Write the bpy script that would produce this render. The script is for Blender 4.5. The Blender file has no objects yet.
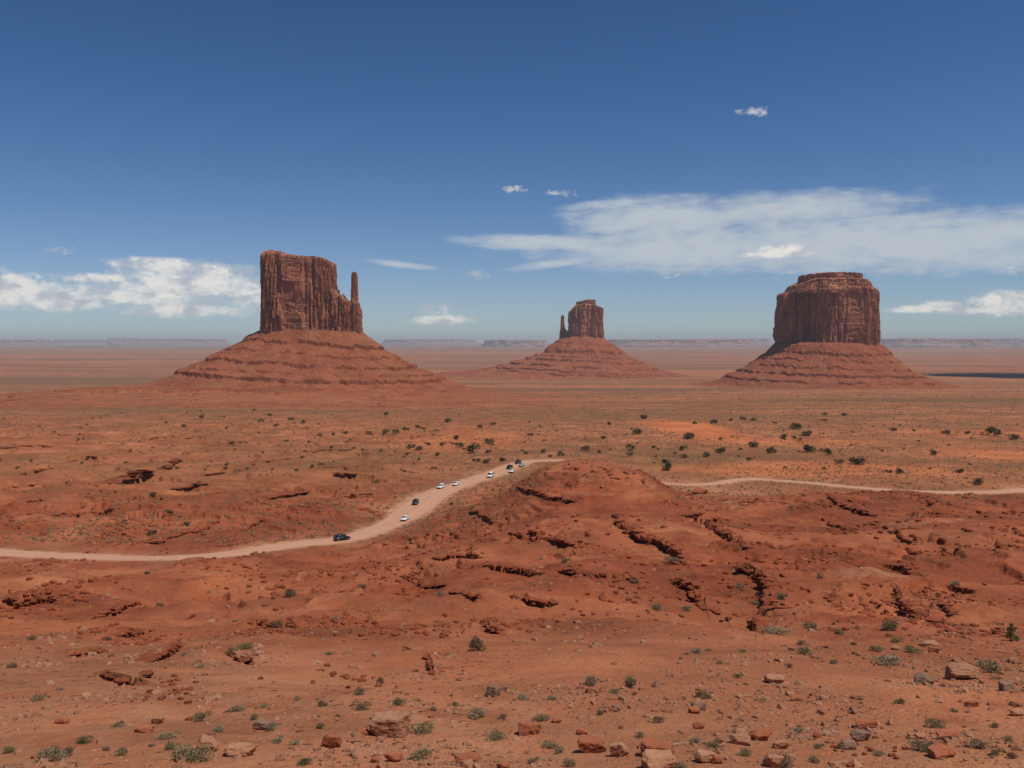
import bpy, bmesh, math, random
import numpy as np
from mathutils import Vector, Matrix

R = math.radians
SC = bpy.context.scene
COL = SC.collection
random.seed(7)

# ------------------------------------------------------------------ camera, sky, sun, exposure
F, CX, CY, HOR = 900.0, 512.0, 384.0, 340.5
PITCH = math.atan((CY - HOR) / F)
cam_d = bpy.data.cameras.new('camera')
cam = bpy.data.objects.new('camera', cam_d); COL.objects.link(cam)
cam_d.sensor_width = 36; cam_d.lens = 36 * F / 1024
cam_d.clip_start = 0.1; cam_d.clip_end = 300000
cam.location = (0, 0, 0); cam.rotation_euler = (R(90) - PITCH, 0, 0)
SC.camera = cam

SUN_EL, SUN_AZ = R(66), R(116)          # azimuth clockwise from the view direction (+y)
sd = Vector((math.sin(SUN_AZ) * math.cos(SUN_EL), math.cos(SUN_AZ) * math.cos(SUN_EL), math.sin(SUN_EL)))
sun_d = bpy.data.lights.new('sun', 'SUN'); sun = bpy.data.objects.new('sun', sun_d); COL.objects.link(sun)
sun_d.energy = 3.8; sun_d.angle = R(0.53); sun_d.color = (1.0, 0.93, 0.82)
sun.rotation_euler = sd.to_track_quat('Z', 'Y').to_euler()
SKY_STRENGTH = 0.1
SC.view_settings.view_transform = 'Standard'; SC.view_settings.look = 'None'
SC.view_settings.gamma = 1; SC.view_settings.exposure = 0.0
SC.view_settings.use_curve_mapping = False
SC.render.engine = 'CYCLES'
SC.cycles.max_bounces = 4; SC.cycles.diffuse_bounces = 3; SC.cycles.glossy_bounces = 2
SC.cycles.transparent_max_bounces = 8; SC.cycles.volume_bounces = 0
SC.cycles.use_denoising = True
SC.cycles.use_adaptive_sampling = True; SC.cycles.adaptive_threshold = 0.015

# ------------------------------------------------------------------ node helpers
class NT:
    def __init__(s, tree): s.t = tree; s.n = tree.nodes; s.l = tree.links
    def new(s, kind, **kw):
        n = s.n.new(kind)
        for k, v in kw.items(): setattr(n, k, v)
        return n
    def put(s, sock, v):
        if isinstance(v, bpy.types.NodeSocket): s.l.new(v, sock)
        elif v is not None: sock.default_value = v
    def math(s, op, a, b=None, c=None, clamp=False):
        n = s.new('ShaderNodeMath', operation=op, use_clamp=clamp)
        s.put(n.inputs[0], a); s.put(n.inputs[1], b); s.put(n.inputs[2], c)
        return n.outputs[0]
    def ramp01(s, x, lo, hi, smooth=True):
        n = s.new('ShaderNodeMapRange', interpolation_type='SMOOTHSTEP' if smooth else 'LINEAR')
        s.put(n.inputs['Value'], x); n.inputs['From Min'].default_value = lo; n.inputs['From Max'].default_value = hi
        return n.outputs['Result']
    def mix(s, f, a, b, blend='MIX'):
        n = s.new('ShaderNodeMix', data_type='RGBA', blend_type=blend)
        s.put(n.inputs[0], f)
        for i, v in ((6, a), (7, b)):
            if isinstance(v, tuple) and len(v) == 3: v = (*v, 1)
            s.put(n.inputs[i], v)
        return n.outputs[2]
    def noise(s, vec, scale, detail=4, rough=0.55, dist=0.0, kind='FBM'):
        n = s.new('ShaderNodeTexNoise', noise_dimensions='3D')
        try: n.noise_type = kind
        except Exception: pass
        s.put(n.inputs['Vector'], vec)
        n.inputs['Scale'].default_value = scale; n.inputs['Detail'].default_value = detail
        n.inputs['Roughness'].default_value = rough; n.inputs['Distortion'].default_value = dist
        return n.outputs['Fac']
    def vscale(s, vec, sc):
        n = s.new('ShaderNodeMapping'); s.put(n.inputs['Vector'], vec); n.inputs['Scale'].default_value = sc
        return n.outputs[0]
    def warm(s, c, t=(1.0, 0.93, 0.76)): return s.mix(1.0, c, t, 'MULTIPLY')
    def voro(s, vec, scale, feature='F1'):
        n = s.new('ShaderNodeTexVoronoi', feature=feature); s.put(n.inputs['Vector'], vec); n.inputs['Scale'].default_value = scale
        return n

def material(name, fn, rough=0.95, spec=0.15):
    m = bpy.data.materials.new(name); m.use_nodes = True
    nt = NT(m.node_tree); b = m.node_tree.nodes['Principled BSDF']
    b.inputs['Roughness'].default_value = rough
    b.inputs['Specular IOR Level'].default_value = spec
    fn(nt, b); return m

def bump(nt, b, height, strength, dist):
    n = nt.new('ShaderNodeBump'); n.inputs['Strength'].default_value = strength; n.inputs['Distance'].default_value = dist
    nt.put(n.inputs['Height'], height); nt.l.new(n.outputs[0], b.inputs['Normal']); return n

# ------------------------------------------------------------------ world: sky and clouds by direction
def paz(px): return math.atan((px - CX) / F)
def pel(py): return math.atan((CY - py) / F) - PITCH
def make_world():
    w = bpy.data.worlds.new('World'); SC.world = w; w.use_nodes = True
    nt = NT(w.node_tree); bg = w.node_tree.nodes['Background']; out = w.node_tree.nodes['World Output']
    sky = nt.new('ShaderNodeTexSky', sky_type='NISHITA'); sky.sun_disc = False
    sky.sun_elevation = SUN_EL; sky.sun_rotation = SUN_AZ; sky.altitude = 1800
    sky.air_density = 1.0; sky.dust_density = 0.2; sky.ozone_density = 4.0
    bg.inputs['Strength'].default_value = SKY_STRENGTH
    ss = nt.new('ShaderNodeSeparateColor'); nt.l.new(sky.outputs[0], ss.inputs[0]); cc = nt.new('ShaderNodeCombineColor')
    for i, (k, p, cap) in enumerate(((2.45, 1.95, .60), (1.16, 1.5, 1.7), (1.0, 1.38, 6.0))):   # deep desert sky: steeper response per channel
        q = nt.math('MULTIPLY', nt.math('POWER', nt.math('MULTIPLY', ss.outputs[i], 0.1), p), k)
        q = nt.math('DIVIDE', q, nt.math('ADD', nt.math('DIVIDE', q, cap), 1.0)); nt.l.new(nt.math('MULTIPLY', q, 10.0), cc.inputs[i])
    nt.l.new(cc.outputs[0], bg.inputs['Color'])
    tc = nt.new('ShaderNodeTexCoord'); sep = nt.new('ShaderNodeSeparateXYZ'); nt.l.new(tc.outputs['Generated'], sep.inputs[0])
    x, y, z = sep.outputs
    az = nt.math('ARCTAN2', x, y); el = nt.math('ARCSINE', z)
    comb = nt.new('ShaderNodeCombineXYZ'); nt.put(comb.inputs[0], az); nt.put(comb.inputs[1], el)
    v = comb.outputs[0]
    def ellipse(cx, cy, rx, ry, amp=1.0, slope=0.0):
        a0, e0, ra, re = paz(cx), pel(cy), rx / F, ry / F
        dx = nt.math('SUBTRACT', az, a0)
        dy = nt.math('SUBTRACT', el, e0)
        if slope: dy = nt.math('ADD', dy, nt.math('MULTIPLY', dx, slope))
        dx = nt.math('DIVIDE', dx, ra); dy = nt.math('DIVIDE', dy, re)
        d2 = nt.math('ADD', nt.math('MULTIPLY', dx, dx), nt.math('MULTIPLY', dy, dy))
        m = nt.math('SUBTRACT', 1.0, d2)
        m = nt.math('MAXIMUM', m, -1.5)
        return nt.math('MULTIPLY', m, amp) if amp != 1 else m
    def union(l):
        r = l[0]
        for q in l[1:]: r = nt.math('MAXIMUM', r, q)
        return r
    # billowing clouds
    cum = [(25, 300, 62, 15), (12, 289, 30, 8), (36, 288, 12, 8), (150, 297, 75, 14), (190, 287, 78, 22), (158, 270, 46, 8), (215, 275, 45, 9),
           (252, 296, 26, 22), (100, 284, 40, 5), (183, 312, 60, 8), (65, 259, 13, 4), (66, 304, 40, 12),
           (434, 309, 20, 8), (440, 320, 36, 6), (480, 274, 13, 4.5), (561, 194, 15, 4.5), (514, 189, 14, 3.2),
           (750, 119, 17, 4.2), (669, 276, 14, 4), (790, 254, 34, 6.5), (770, 258, 36, 3.5), (940, 311, 26, 7), (925, 312, 44, 4),
           (996, 305, 26, 9), (1008, 312, 32, 8), (1040, 308, 34, 12), (1016, 279, 16, 4), (790, 275, 8, 3), (884, 276, 8, 3), (938, 240, 8, 2),
           (-70, 296, 90, 20), (-190, 292, 70, 26), (1190, 300, 90, 24), (985, 314, 60, 4)]
    big = [c for c in cum if c[2] >= 22]; sml = [c for c in cum if c[2] < 22]
    bill = nt.noise(nt.vscale(v, (1, 1.5, 1)), 62, 7, 0.62, 0.25)
    fine = nt.noise(nt.vscale(v, (1, 1.3, 1)), 150, 5, 0.62, 0.4)
    nz = nt.math('ADD', nt.math('MULTIPLY', nt.math('SUBTRACT', bill, 0.44), 3.2), nt.math('MULTIPLY', nt.math('SUBTRACT', fine, 0.5), 2.0))
    d = nt.math('ADD', union([ellipse(*c) for c in big]), nt.math('ADD', nt.math('MULTIPLY', nz, .62), .12))
    d2 = nt.math('ADD', union([ellipse(*c) for c in sml]), nt.math('ADD', nz, nt.math('MULTIPLY', nt.math('SUBTRACT', fine, 0.52), 4.0)))
    den = nt.math('MAXIMUM', nt.math('MULTIPLY', nt.ramp01(d, -0.05, 1.35), 0.88), nt.math('MULTIPLY', nt.ramp01(d2, 0.0, 1.7), 0.62))
    # soft veil round the left cloud bank
    veil = union([ellipse(120, 300, 190, 24, 0.8), ellipse(440, 316, 60, 14, .5), ellipse(985, 312, 120, 14, .5), ellipse(610, 325, 160, 12, .5), ellipse(-150, 300, 160, 36, .8)])
    veiln = nt.math('ADD', veil, nt.math('MULTIPLY', nt.math('SUBTRACT', nt.noise(nt.vscale(v, (1, 3, 1)), 30, 5, 0.6), 0.5), 1.6))
    vden = nt.math('MULTIPLY', nt.ramp01(veiln, 0.0, 1.3), 0.38)
    # high thin sheet of ice cloud
    cir = union([ellipse(890, 250, 300, 31, 1.0, 0.02), ellipse(660, 222, 110, 25), ellipse(700, 250, 190, 26), ellipse(545, 243, 96, 9, 1.0, .03),
                 ellipse(560, 263, 52, 5.5, .8, -0.12), ellipse(620, 206, 60, 7, .7, -.05), ellipse(790, 215, 130, 18, .9), ellipse(400, 265, 38, 4, .8, .1), ellipse(1130, 252, 170, 26),
                 ellipse(850, 209, 60, 5, .4, -.1)])
    mp = nt.new('ShaderNodeMapping'); nt.put(mp.inputs['Vector'], v); mp.inputs['Rotation'].default_value = (0, 0, -0.10); mp.inputs['Scale'].default_value = (1, 5.5, 1)
    st = nt.noise(mp.outputs[0], 15, 8, 0.62, 0.6)
    st2 = nt.noise(nt.vscale(v, (1, 1.8, 1)), 34, 6, 0.6, 0.3)
    c = nt.math('ADD', cir, nt.math('MULTIPLY', nt.math('SUBTRACT', st, 0.43), 1.25))
    c = nt.math('ADD', c, nt.math('MULTIPLY', nt.math('SUBTRACT', st2, 0.5), 1.2))
    cden = nt.math('MULTIPLY', nt.ramp01(c, -0.15, 1.15), 0.88)
    # colours
    shade = nt.noise(nt.vscale(v, (1, 1.7, 1)), 34, 5, 0.55, 0.3)
    lit = nt.ramp01(nt.math('ADD', shade, nt.math('MULTIPLY', d, .05)), .42, .64)
    ccol = nt.mix(lit, (0.52, 0.55, 0.60), (0.93, 0.89, 0.83))
    def lay(base, dens, col, strength):
        e = nt.new('ShaderNodeBackground'); nt.put(e.inputs[0], (*col, 1) if isinstance(col, tuple) else col); e.inputs[1].default_value = strength
        m = nt.new('ShaderNodeMixShader'); nt.put(m.inputs[0], dens); nt.l.new(base, m.inputs[1]); nt.l.new(e.outputs[0], m.inputs[2]); return m.outputs[0]
    s = lay(bg.outputs[0], cden, (0.53, 0.575, 0.62), 1.0)
    s = lay(s, vden, (0.42, 0.48, 0.57), 1.0)
    s = lay(s, den, ccol, 0.92)
    nt.l.new(s, out.inputs['Surface'])
make_world()

# ------------------------------------------------------------------ numpy noise
_rng = np.random.RandomState(11)
_P = _rng.permutation(4096).astype(np.int64)
_G = _rng.rand(4096)
_ang = _G * 2 * np.pi
_GX, _GY = np.cos(_ang), np.sin(_ang)
def _h(ix, iy): return _P[(_P[ix & 4095] + iy) & 4095]
def gn(x, y):
    ix = np.floor(x).astype(np.int64); iy = np.floor(y).astype(np.int64)
    fx = x - ix; fy = y - iy
    u = fx * fx * fx * (fx * (fx * 6 - 15) + 10); v = fy * fy * fy * (fy * (fy * 6 - 15) + 10)
    def g(a, b, dx, dy):
        h = _h(ix + a, iy + b); return _GX[h] * dx + _GY[h] * dy
    n0 = g(0, 0, fx, fy) * (1 - u) + g(1, 0, fx - 1, fy) * u
    n1 = g(0, 1, fx, fy - 1) * (1 - u) + g(1, 1, fx - 1, fy - 1) * u
    return (n0 * (1 - v) + n1 * v) * 1.5
def fbm(x, y, o=4, seed=0.0, gain=0.5):
    a, s, t = 1.0, 0.0, 0.0
    for i in range(o):
        s = s + a * gn(x + seed * 17.3 + i * 31.7, y + seed * 9.1 + i * 57.3); t += a; a *= gain; x = x * 2.03; y = y * 2.03
    return s / t
def ridged(x, y, o=4, seed=0.0):
    a, s, t = 1.0, 0.0, 0.0
    for i in range(o):
        s = s + a * (1 - 2 * np.abs(gn(x + seed * 13.1 + i * 11.7, y + seed * 5.7 + i * 37.3))); t += a; a *= 0.5; x = x * 2.1; y = y * 2.1
    return s / t
def sstep(a, b, x):
    t = np.clip((x - a) / (b - a), 0, 1); return t * t * (3 - 2 * t)

# ------------------------------------------------------------------ terrain height
PY = np.array([-300, 0, 3, 12, 25, 35, 60, 85, 130, 180, 222, 245, 430, 540, 700, 1000, 1500, 2000, 2400, 3600, 6000, 15000, 60000, 90000.])
PZ = np.array([-1.7, -1.7, -2.3, -8, -13.5, -16.6, -22.6, -28.4, -38.2, -48, -55.6, -58, -58.6, -60.5, -65, -76, -94, -111, -121, -138, -148, -154, -160, -160.])
_dl = np.diff(PZ) / np.diff(PY)
_mt = np.concatenate([[_dl[0]], np.where(_dl[1:] * _dl[:-1] > 0, 2 * _dl[1:] * _dl[:-1] / (_dl[1:] + _dl[:-1] - 1e-12), 0), [_dl[-1]]])
def prof(y):
    y = np.clip(y, -299, 89999); i = np.clip(np.searchsorted(PY, y) - 1, 0, len(PY) - 2)
    h = PY[i + 1] - PY[i]; t = (y - PY[i]) / h
    return (PZ[i] * (2 * t ** 3 - 3 * t ** 2 + 1) + h * _mt[i] * (t ** 3 - 2 * t ** 2 + t) + PZ[i + 1] * (-2 * t ** 3 + 3 * t ** 2) + h * _mt[i + 1] * (t ** 3 - t ** 2))

def ray(px, py):
    u = (px - CX) / F; v = (CY - py) / F
    cp, sp = math.cos(PITCH), math.sin(PITCH)
    return u, cp + v * sp, -sp + v * cp          # x, y, z
_t = np.concatenate([np.geomspace(24, 600, 900), np.geomspace(602, 9000, 300)])
def hit(px, py, fn):
    px = np.atleast_1d(np.asarray(px, float)); py = np.atleast_1d(np.asarray(py, float))
    dx, dy, dz = ray(px, py)
    dy = dy + 0 * px; dz = dz + 0 * px
    k = _t[None, :] / dy[:, None]
    X = dx[:, None] * k; Y = dy[:, None] * k; Z = dz[:, None] * k
    H = fn(X, Y); below = Z <= H
    idx = np.where(below.any(1), below.argmax(1), len(_t) - 1); idx = np.maximum(idx, 1); r = np.arange(len(px))
    a = Z[r, idx - 1] - H[r, idx - 1]; b = H[r, idx] - Z[r, idx]; f = np.clip(a / (a + b + 1e-9), 0, 1)
    kk = k[r, idx - 1] * (1 - f) + k[r, idx] * f
    return np.stack([dx * kk, dy * kk], 1)

ROADPX = np.array([(-420, 532, 10), (-200, 541, 10), (-60, 549, 9), (0, 553, 9.5), (60, 556, 10), (130, 558.5, 11), (190, 557.5, 10.5), (245, 552, 10), (290, 545, 9.5), (342, 539.5, 10),
                   (375, 530, 11), (398, 520, 12), (415, 508, 16), (434, 495, 15), (458, 485.5, 12), (490, 475, 12), (512, 466.5, 12), (533, 461, 10)])
ROADPX2 = np.array([(650, 481, 7), (680, 484.5, 7), (712, 484, 9), (745, 479.5, 9), (790, 481.5, 8), (850, 487, 8), (910, 491.5, 9), (980, 492.5, 10), (1030, 490, 11), (1100, 486, 9), (1300, 478, 9)])
def plain(x, y): return prof(y)
_a = np.c_[hit(ROADPX[:, 0], ROADPX[:, 1], plain), ROADPX[:, 2]]
_b = np.c_[hit(ROADPX2[:, 0], ROADPX2[:, 1], plain), ROADPX2[:, 2]]
_mid = np.array([(30, 436, 8), (48, 418, 8), (55, 396, 7)])
def catmull(P, n):
    P = np.asarray(P, float); Q = np.vstack([2 * P[0] - P[1], P, 2 * P[-1] - P[-2]]); out = []
    for i in range(1, len(Q) - 2):
        for t in np.linspace(0, 1, n, endpoint=False):
            a, b, c, d = Q[i - 1], Q[i], Q[i + 1], Q[i + 2]
            out.append(0.5 * ((2 * b) + (c - a) * t + (2 * a - 5 * b + 4 * c - d) * t * t + (3 * b - 3 * c + d - a) * t ** 3))
    out.append(P[-1]); return np.array(out)
ROAD = catmull(np.vstack([_a, _mid, _b]), 14); ROAD[:, 2] *= np.where(ROAD[:, 0] > 25, .62, .84)
ROADZ = prof(ROAD[:, 1])

def road_dist(x, y):
    """distance to road edge (negative inside), evaluated only near"""
    sh = x.shape; xf = x.ravel(); yf = y.ravel(); out = np.full(xf.shape, 999.0)
    m = np.where((yf > 190) & (yf < 480) & (np.abs(xf) < 420))[0]
    for s in range(0, len(m), 60000):
        q = m[s:s + 60000]; best = np.full(len(q), 999.0)
        for i in range(0, len(ROAD) - 1, 2):
            j = min(i + 2, len(ROAD) - 1)
            ax, ay, aw = ROAD[i]; bx, by, bw = ROAD[j]; ddx, ddy = bx - ax, by - ay
            L2 = ddx * ddx + ddy * ddy + 1e-9
            t = np.clip(((xf[q] - ax) * ddx + (yf[q] - ay) * ddy) / L2, 0, 1)
            dd = np.hypot(xf[q] - ax - t * ddx, yf[q] - ay - t * ddy) - 0.5 * (aw + (bw - aw) * t)
            best = np.minimum(best, dd)
        out[q] = best
    return out.reshape(sh)

def hillmask(x, y):
    bx = sstep(-45, 15, x - (y - 200) * 0.10) * (1 - sstep(150, 260, x)); by = sstep(95, 190, y) * (1 - sstep(280, 345, y + 0.12 * x))
    return bx * by
def wash(x, y):      # sandy washes that run down to the foreground
    c = -84 + (y - 130) * -0.10 + 8 * np.sin(y / 30.0)
    g = np.exp(-((x - c) / 13.0) ** 2) * sstep(70, 110, y) * (1 - sstep(205, 235, y))
    c2 = 45 + 6 * np.sin(y / 9.0)
    return g
def terrace(z, step, sharp, ph):
    s = z / step + ph; f = s - np.floor(s)
    return step * (sstep(1 - sharp, 1.0, f) - f)
def H0(x, y):
    r = np.hypot(x, y)
    z = prof(y) + 0 * x
    hm = hillmask(x, y)
    z = z + 8.0 * hm
    sy = np.where(y < 318, 55.0, 26.0); sx = np.where(x < 26, 27.0, 24.5)
    z = z + 12.4 * np.exp(-np.abs((x - 26) / sx) ** 3 - 0.5 * ((y - 318) / sy) ** 2)
    z = z + 3.5 * np.exp(-0.5 * ((x - 150) / 45) ** 2 - 0.5 * ((y - 250) / 30) ** 2)
    z = z - 2.6 * wash(x, y)
    z = z + 2.4 * np.exp(-0.5 * ((x + 78) / 12) ** 2 - 0.5 * ((y - 210) / 14) ** 2)
    bad = sstep(62, 100, y) * (1 - sstep(330, 420, y))
    near = 1 - sstep(55, 90, y)
    m = sstep(25, 40, y)
    rk = sstep(-.12, .2, fbm(x / 24, y / 24, 3, 18))
    cr = np.exp(-((y - 325) / 45) ** 2 - ((x - 40) / 45) ** 2)
    z = z + bad * ((3.0 - 2.5 * cr) * fbm(x / 46, y / 46, 3, 1) + (1.5 - 1.1 * cr) * ridged(x / 19, y / 19, 3, 2) + 0.34 * fbm(x / 4.0, y / 4.0, 3, 3) + rk * 0.42 * ridged(x / 3.2, y / 3.2, 3, 19))
    z = z + m * near * (0.8 * fbm(x / 16, y / 16, 3, 4) + 0.10 * fbm(x / 2.2, y / 2.2, 3, 5))
    midp = sstep(380, 520, y) * (1 - sstep(2500, 4500, y))
    z = z + midp * (2.6 * fbm(x / 120, y / 120, 4, 6) + 0.6 * fbm(x / 18, y / 18, 3, 7)) 
    lf = (1 - sstep(-60, 20, x)) * sstep(225, 300, y) * (1 - sstep(620, 900, y))
    z = z + lf * (2.0 * ridged(x / 60, y / 34, 4, 8) - 0.2)
    # bedded rock: broken benches
    tm = np.clip(bad * sstep(-0.15, 0.25, fbm(x / 30, y / 30, 2, 9)) + 1.0 * lf * sstep(-0.2, .1, fbm(x / 50, y / 50, 2, 10)), 0, 1)
    tm = tm * (1 - 0.85 * wash(x, y))
    zz = z + 0.06 * x + 0.8 * fbm(x / 14, y / 14, 3, 12)
    z = z + lf * .9 * terrace(zz + 1.2 * fbm(x / 40, y / 25, 2, 15), 2.3, .10, .6) * sstep(-.2, .1, fbm(x / 45, y / 30, 2, 16))
    z = z + tm * (0.80 * terrace(zz, 1.5, 0.22, 0.3) + 0.35 * terrace(zz, 0.55, 0.3, 0.1))
    # bedded apron before the west butte
    ap = sstep(900, 1150, y) * (1 - sstep(1850, 2300, y)) * sstep(-1150, -800, x) * (1 - sstep(-150, 50, x))
    z = z + ap * (19.0 * sstep(1180, 1620, y + 60 * fbm(x / 160, y / 160, 3, 33)) * sstep(-1000, -640, x) * (1 - sstep(-330, -20, x)))
    zz2 = z + 1.4 * fbm(x / 80, y / 50, 3, 13)
    z = z + ap * 1.0 * terrace(zz2, 4.4, 0.07, 0.2)
    far = sstep(4000, 9000, r)
    z = z + far * 6 * fbm(x / 2500, y / 1500, 3, 14)
    return z

def H1(x, y):
    z = H0(x, y)
    d = road_dist(x, y)
    near = d < 14
    if near.any():
        rz = prof(y) + 0 * x
        w = 1 - sstep(0.8, 13, d)
        z = z * (1 - w) + rz * w
    return z

# rock ledges traced where they stand: pixel polyline -> ground positions, height h (m)
LEDGES = [  # (points, h, overhang, label)
    ([(517, 489), (534, 492), (548, 498), (562, 500), (576, 503)], 1.6, .5, 'thin dark rock ledge curving under the rounded crest of the central red hill'),
    ([(613, 517), (634, 532), (648, 538), (662, 543), (672, 549), (681, 555), (688, 565)], 2.6, .8, 'long jagged dark red ledge stepping down right across the middle of the red hill'),
    ([(683, 516), (695, 518), (708, 522), (722, 532), (732, 539), (746, 547)], 2.2, .7, 'broken dark ledge on the upper right shoulder of the red hill'),
    ([(736, 565), (748, 568), (757, 574), (764, 584), (768, 594), (773, 608)], 2.4, .8, 'deeply shadowed broken ledge dropping steeply, right part of the red hill'),
    ([(673, 578), (684, 584), (693, 590), (700, 599), (707, 610)], 2.0, .7, 'dark ledge below the long jagged one, ending in a black shadow'),
    ([(511, 533), (522, 537), (533, 539), (556, 541), (578, 548)], 1.5, .4, 'rubbly red ledge running level across the left flank of the red hill'),
    ([(433, 558), (459, 556), (486, 558)], 1.2, .4, 'low rounded red ledge at the left foot of the hill, uppermost of two'),
    ([(486, 565), (513, 569), (541, 573)], 1.5, .5, 'knobbly red ledge just right of and below the low rounded one'),
    ([(558, 571), (584, 573), (607, 575)], 1.3, .5, 'short red ledge in the centre of the hill face'),
    ([(400, 575), (412, 580), (423, 585), (447, 584)], 0.9, .5, 'thin crack-like ledge with dark shadow on smooth red slope, left of centre'),
    ([(451, 591), (467, 594), (484, 598)], 0.7, .4, 'thin continuation ledge right of the crack-like ledge'),
    ([(474, 617), (483, 621), (490, 629), (503, 634)], 0.9, .4, 'short diagonal black-shadowed ledge above the dark round bush'),
    ([(513, 596), (531, 601), (556, 604)], 1.2, .3, 'crumbly brownish red ledge in the lower middle of the hill'),
    ([(470, 512), (482, 517), (492, 524)], 1.0, .3, 'rubbly small ledge beside the road pull-off edge of the hill'),
    ([(410, 540), (419, 544), (427, 551)], .8, .3, 'little diagonal ledge just below the road by the white car'),
    ([(827, 494), (836, 502), (844, 507), (860, 511), (876, 517)], 1.8, .8, 'dark overhanging ledge below the right-hand road'),
    ([(829, 522), (842, 530)], 1.0, .5, 'stubby dark ledge under the overhanging ledge right of the hill'),
    ([(889, 530), (902, 537), (916, 541)], 1.3, .5, 'short black ledge among pale rubble on the right slope, upper one'),
    ([(906, 547), (917, 555)], 1.0, .4, 'short black ledge among pale rubble on the right slope, lower one'),
    ([(880, 563), (897, 568), (914, 575)], .9, .3, 'low red ledge on the smooth right slope'),
    ([(897, 587), (901, 596), (903, 607), (915, 616), (929, 624)], 1.5, .5, 'dark stepped ledge above the round green bush at right'),
    ([(939, 605), (945, 609), (953, 617)], .7, .3, 'small dark ledge on smooth sand at right'),
    ([(749, 620), (757, 626), (763, 632)], 1.3, .4, 'blocky red ledge just above the pale grey sagebrush row'),
    ([(943, 585), (960, 590), (977, 594)], .8, .3, 'red rocky rib at the right end of the slope'),
    ([(109, 483), (124, 481), (137, 477), (149, 474)], 3.6, 3.0, 'big dark overhang like a cave mouth on the left plain'),
    ([(178, 490), (190, 487), (201, 485)], 1.9, 1.6, 'small dark overhang right of the cave-like one'),
    ([(268, 498), (284, 496), (303, 492)], 2.6, 2.6, 'wide black shadowed overhang left of the line of cars'),
    ([(158, 469), (170, 467), (182, 461)], 1.8, 1.2, 'reddish flat outcrop above the small dark overhang'),
    ([(328, 467), (345, 467), (357, 471)], 1.5, 1.0, 'stacked flat ledge on the plain above the black car, upper layer'),
    ([(336, 475), (347, 476), (357, 478)], 1.4, .8, 'stacked flat ledge on the plain above the black car, lower layer'),
    ([(20, 474), (38, 471), (53, 467)], 1.6, .8, 'dark ledge near the left edge of the plain'),
    ([(145, 543), (165, 540), (184, 534), (203, 528), (219, 522)], 1.2, .6, 'long low ledge slanting up right, just beyond the left road'),
    ([(242, 531), (252, 527), (262, 522)], .9, .5, 'little slanting ledge right of the long low one beyond the road'),
    ([(111, 453), (128, 452), (144, 454)], 1.4, .6, 'thin flat ledge on the far left plain'),
    ([(400, 470), (412, 472), (420, 473)], .9, .5, 'thin ledge left of the cars, among orange scrub'),
    ([(92, 618), (105, 615), (120, 610), (135, 604)], .9, .5, 'smooth slab ledge in the lower left hollow'),
    ([(148, 661), (158, 656), (168, 651), (179, 644)], 1.0, .6, 'slanting brown ledge at lower left with shadow beneath'),
    ([(125, 637), (134, 634), (144, 631)], .9, .5, 'dark slab pair at the left, above the slanting brown ledge'),
    ([(246, 621), (262, 622), (280, 625), (301, 630)], .9, .4, 'low broken ledge beside two small green bushes at left'),
    ([(66, 654), (88, 651), (109, 652)], .8, .3, 'crumbled dark red ledge at the far lower left'),
    ([(101, 674), (115, 676), (132, 680), (150, 675)], .8, .3, 'row of dark red blocks above the smooth sandy bowl at left'),
    ([(4, 600), (20, 606), (38, 602), (62, 600)], 1.2, .4, 'rubbly ledge by the left edge below the road'),
    ([(224, 650), (240, 657), (256, 664)], .6, .3, 'small broken ledge left of centre in the lower slope'),
    ([(428, 655), (432, 664), (434, 674)], .9, .3, 'upright dark notch of rock on the lower slope'),
]
THIN = 'thin low red ledge, one of many alike crossing the left plain'
for q in ([(0, 448), (30, 446), (52, 447)], [(60, 436), (80, 434), (98, 435)], [(250, 463), (270, 461), (292, 459)], [(305, 452), (330, 450), (352, 450)], [(8, 505), (28, 502), (46, 500)], [(0, 490), (18, 487), (36, 486)], [(68, 462), (88, 459), (108, 459)],
          [(200, 476), (222, 473), (242, 470)], [(388, 456), (408, 453), (428, 453)], [(328, 501), (350, 497), (372, 494)], [(58, 516), (84, 513), (112, 512)], [(210, 446), (232, 444), (256, 445)], [(150, 440), (170, 438), (196, 439)], [(120, 500), (140, 497), (160, 496)], [(0, 428), (40, 426), (80, 427)]):
    LEDGES.append((q, 1.25, .7, THIN))
LEDGES = [(p, h * (.78 if ov < 1.2 else 1), ov, lb) for p, h, ov, lb in LEDGES]
_cnt = 0; LW = []
for pts, h, ov, lb in LEDGES:
    p = np.array(pts, float); w = hit(p[:, 0], p[:, 1], H1)
    LW.append(w)
    _cnt += 1
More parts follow.
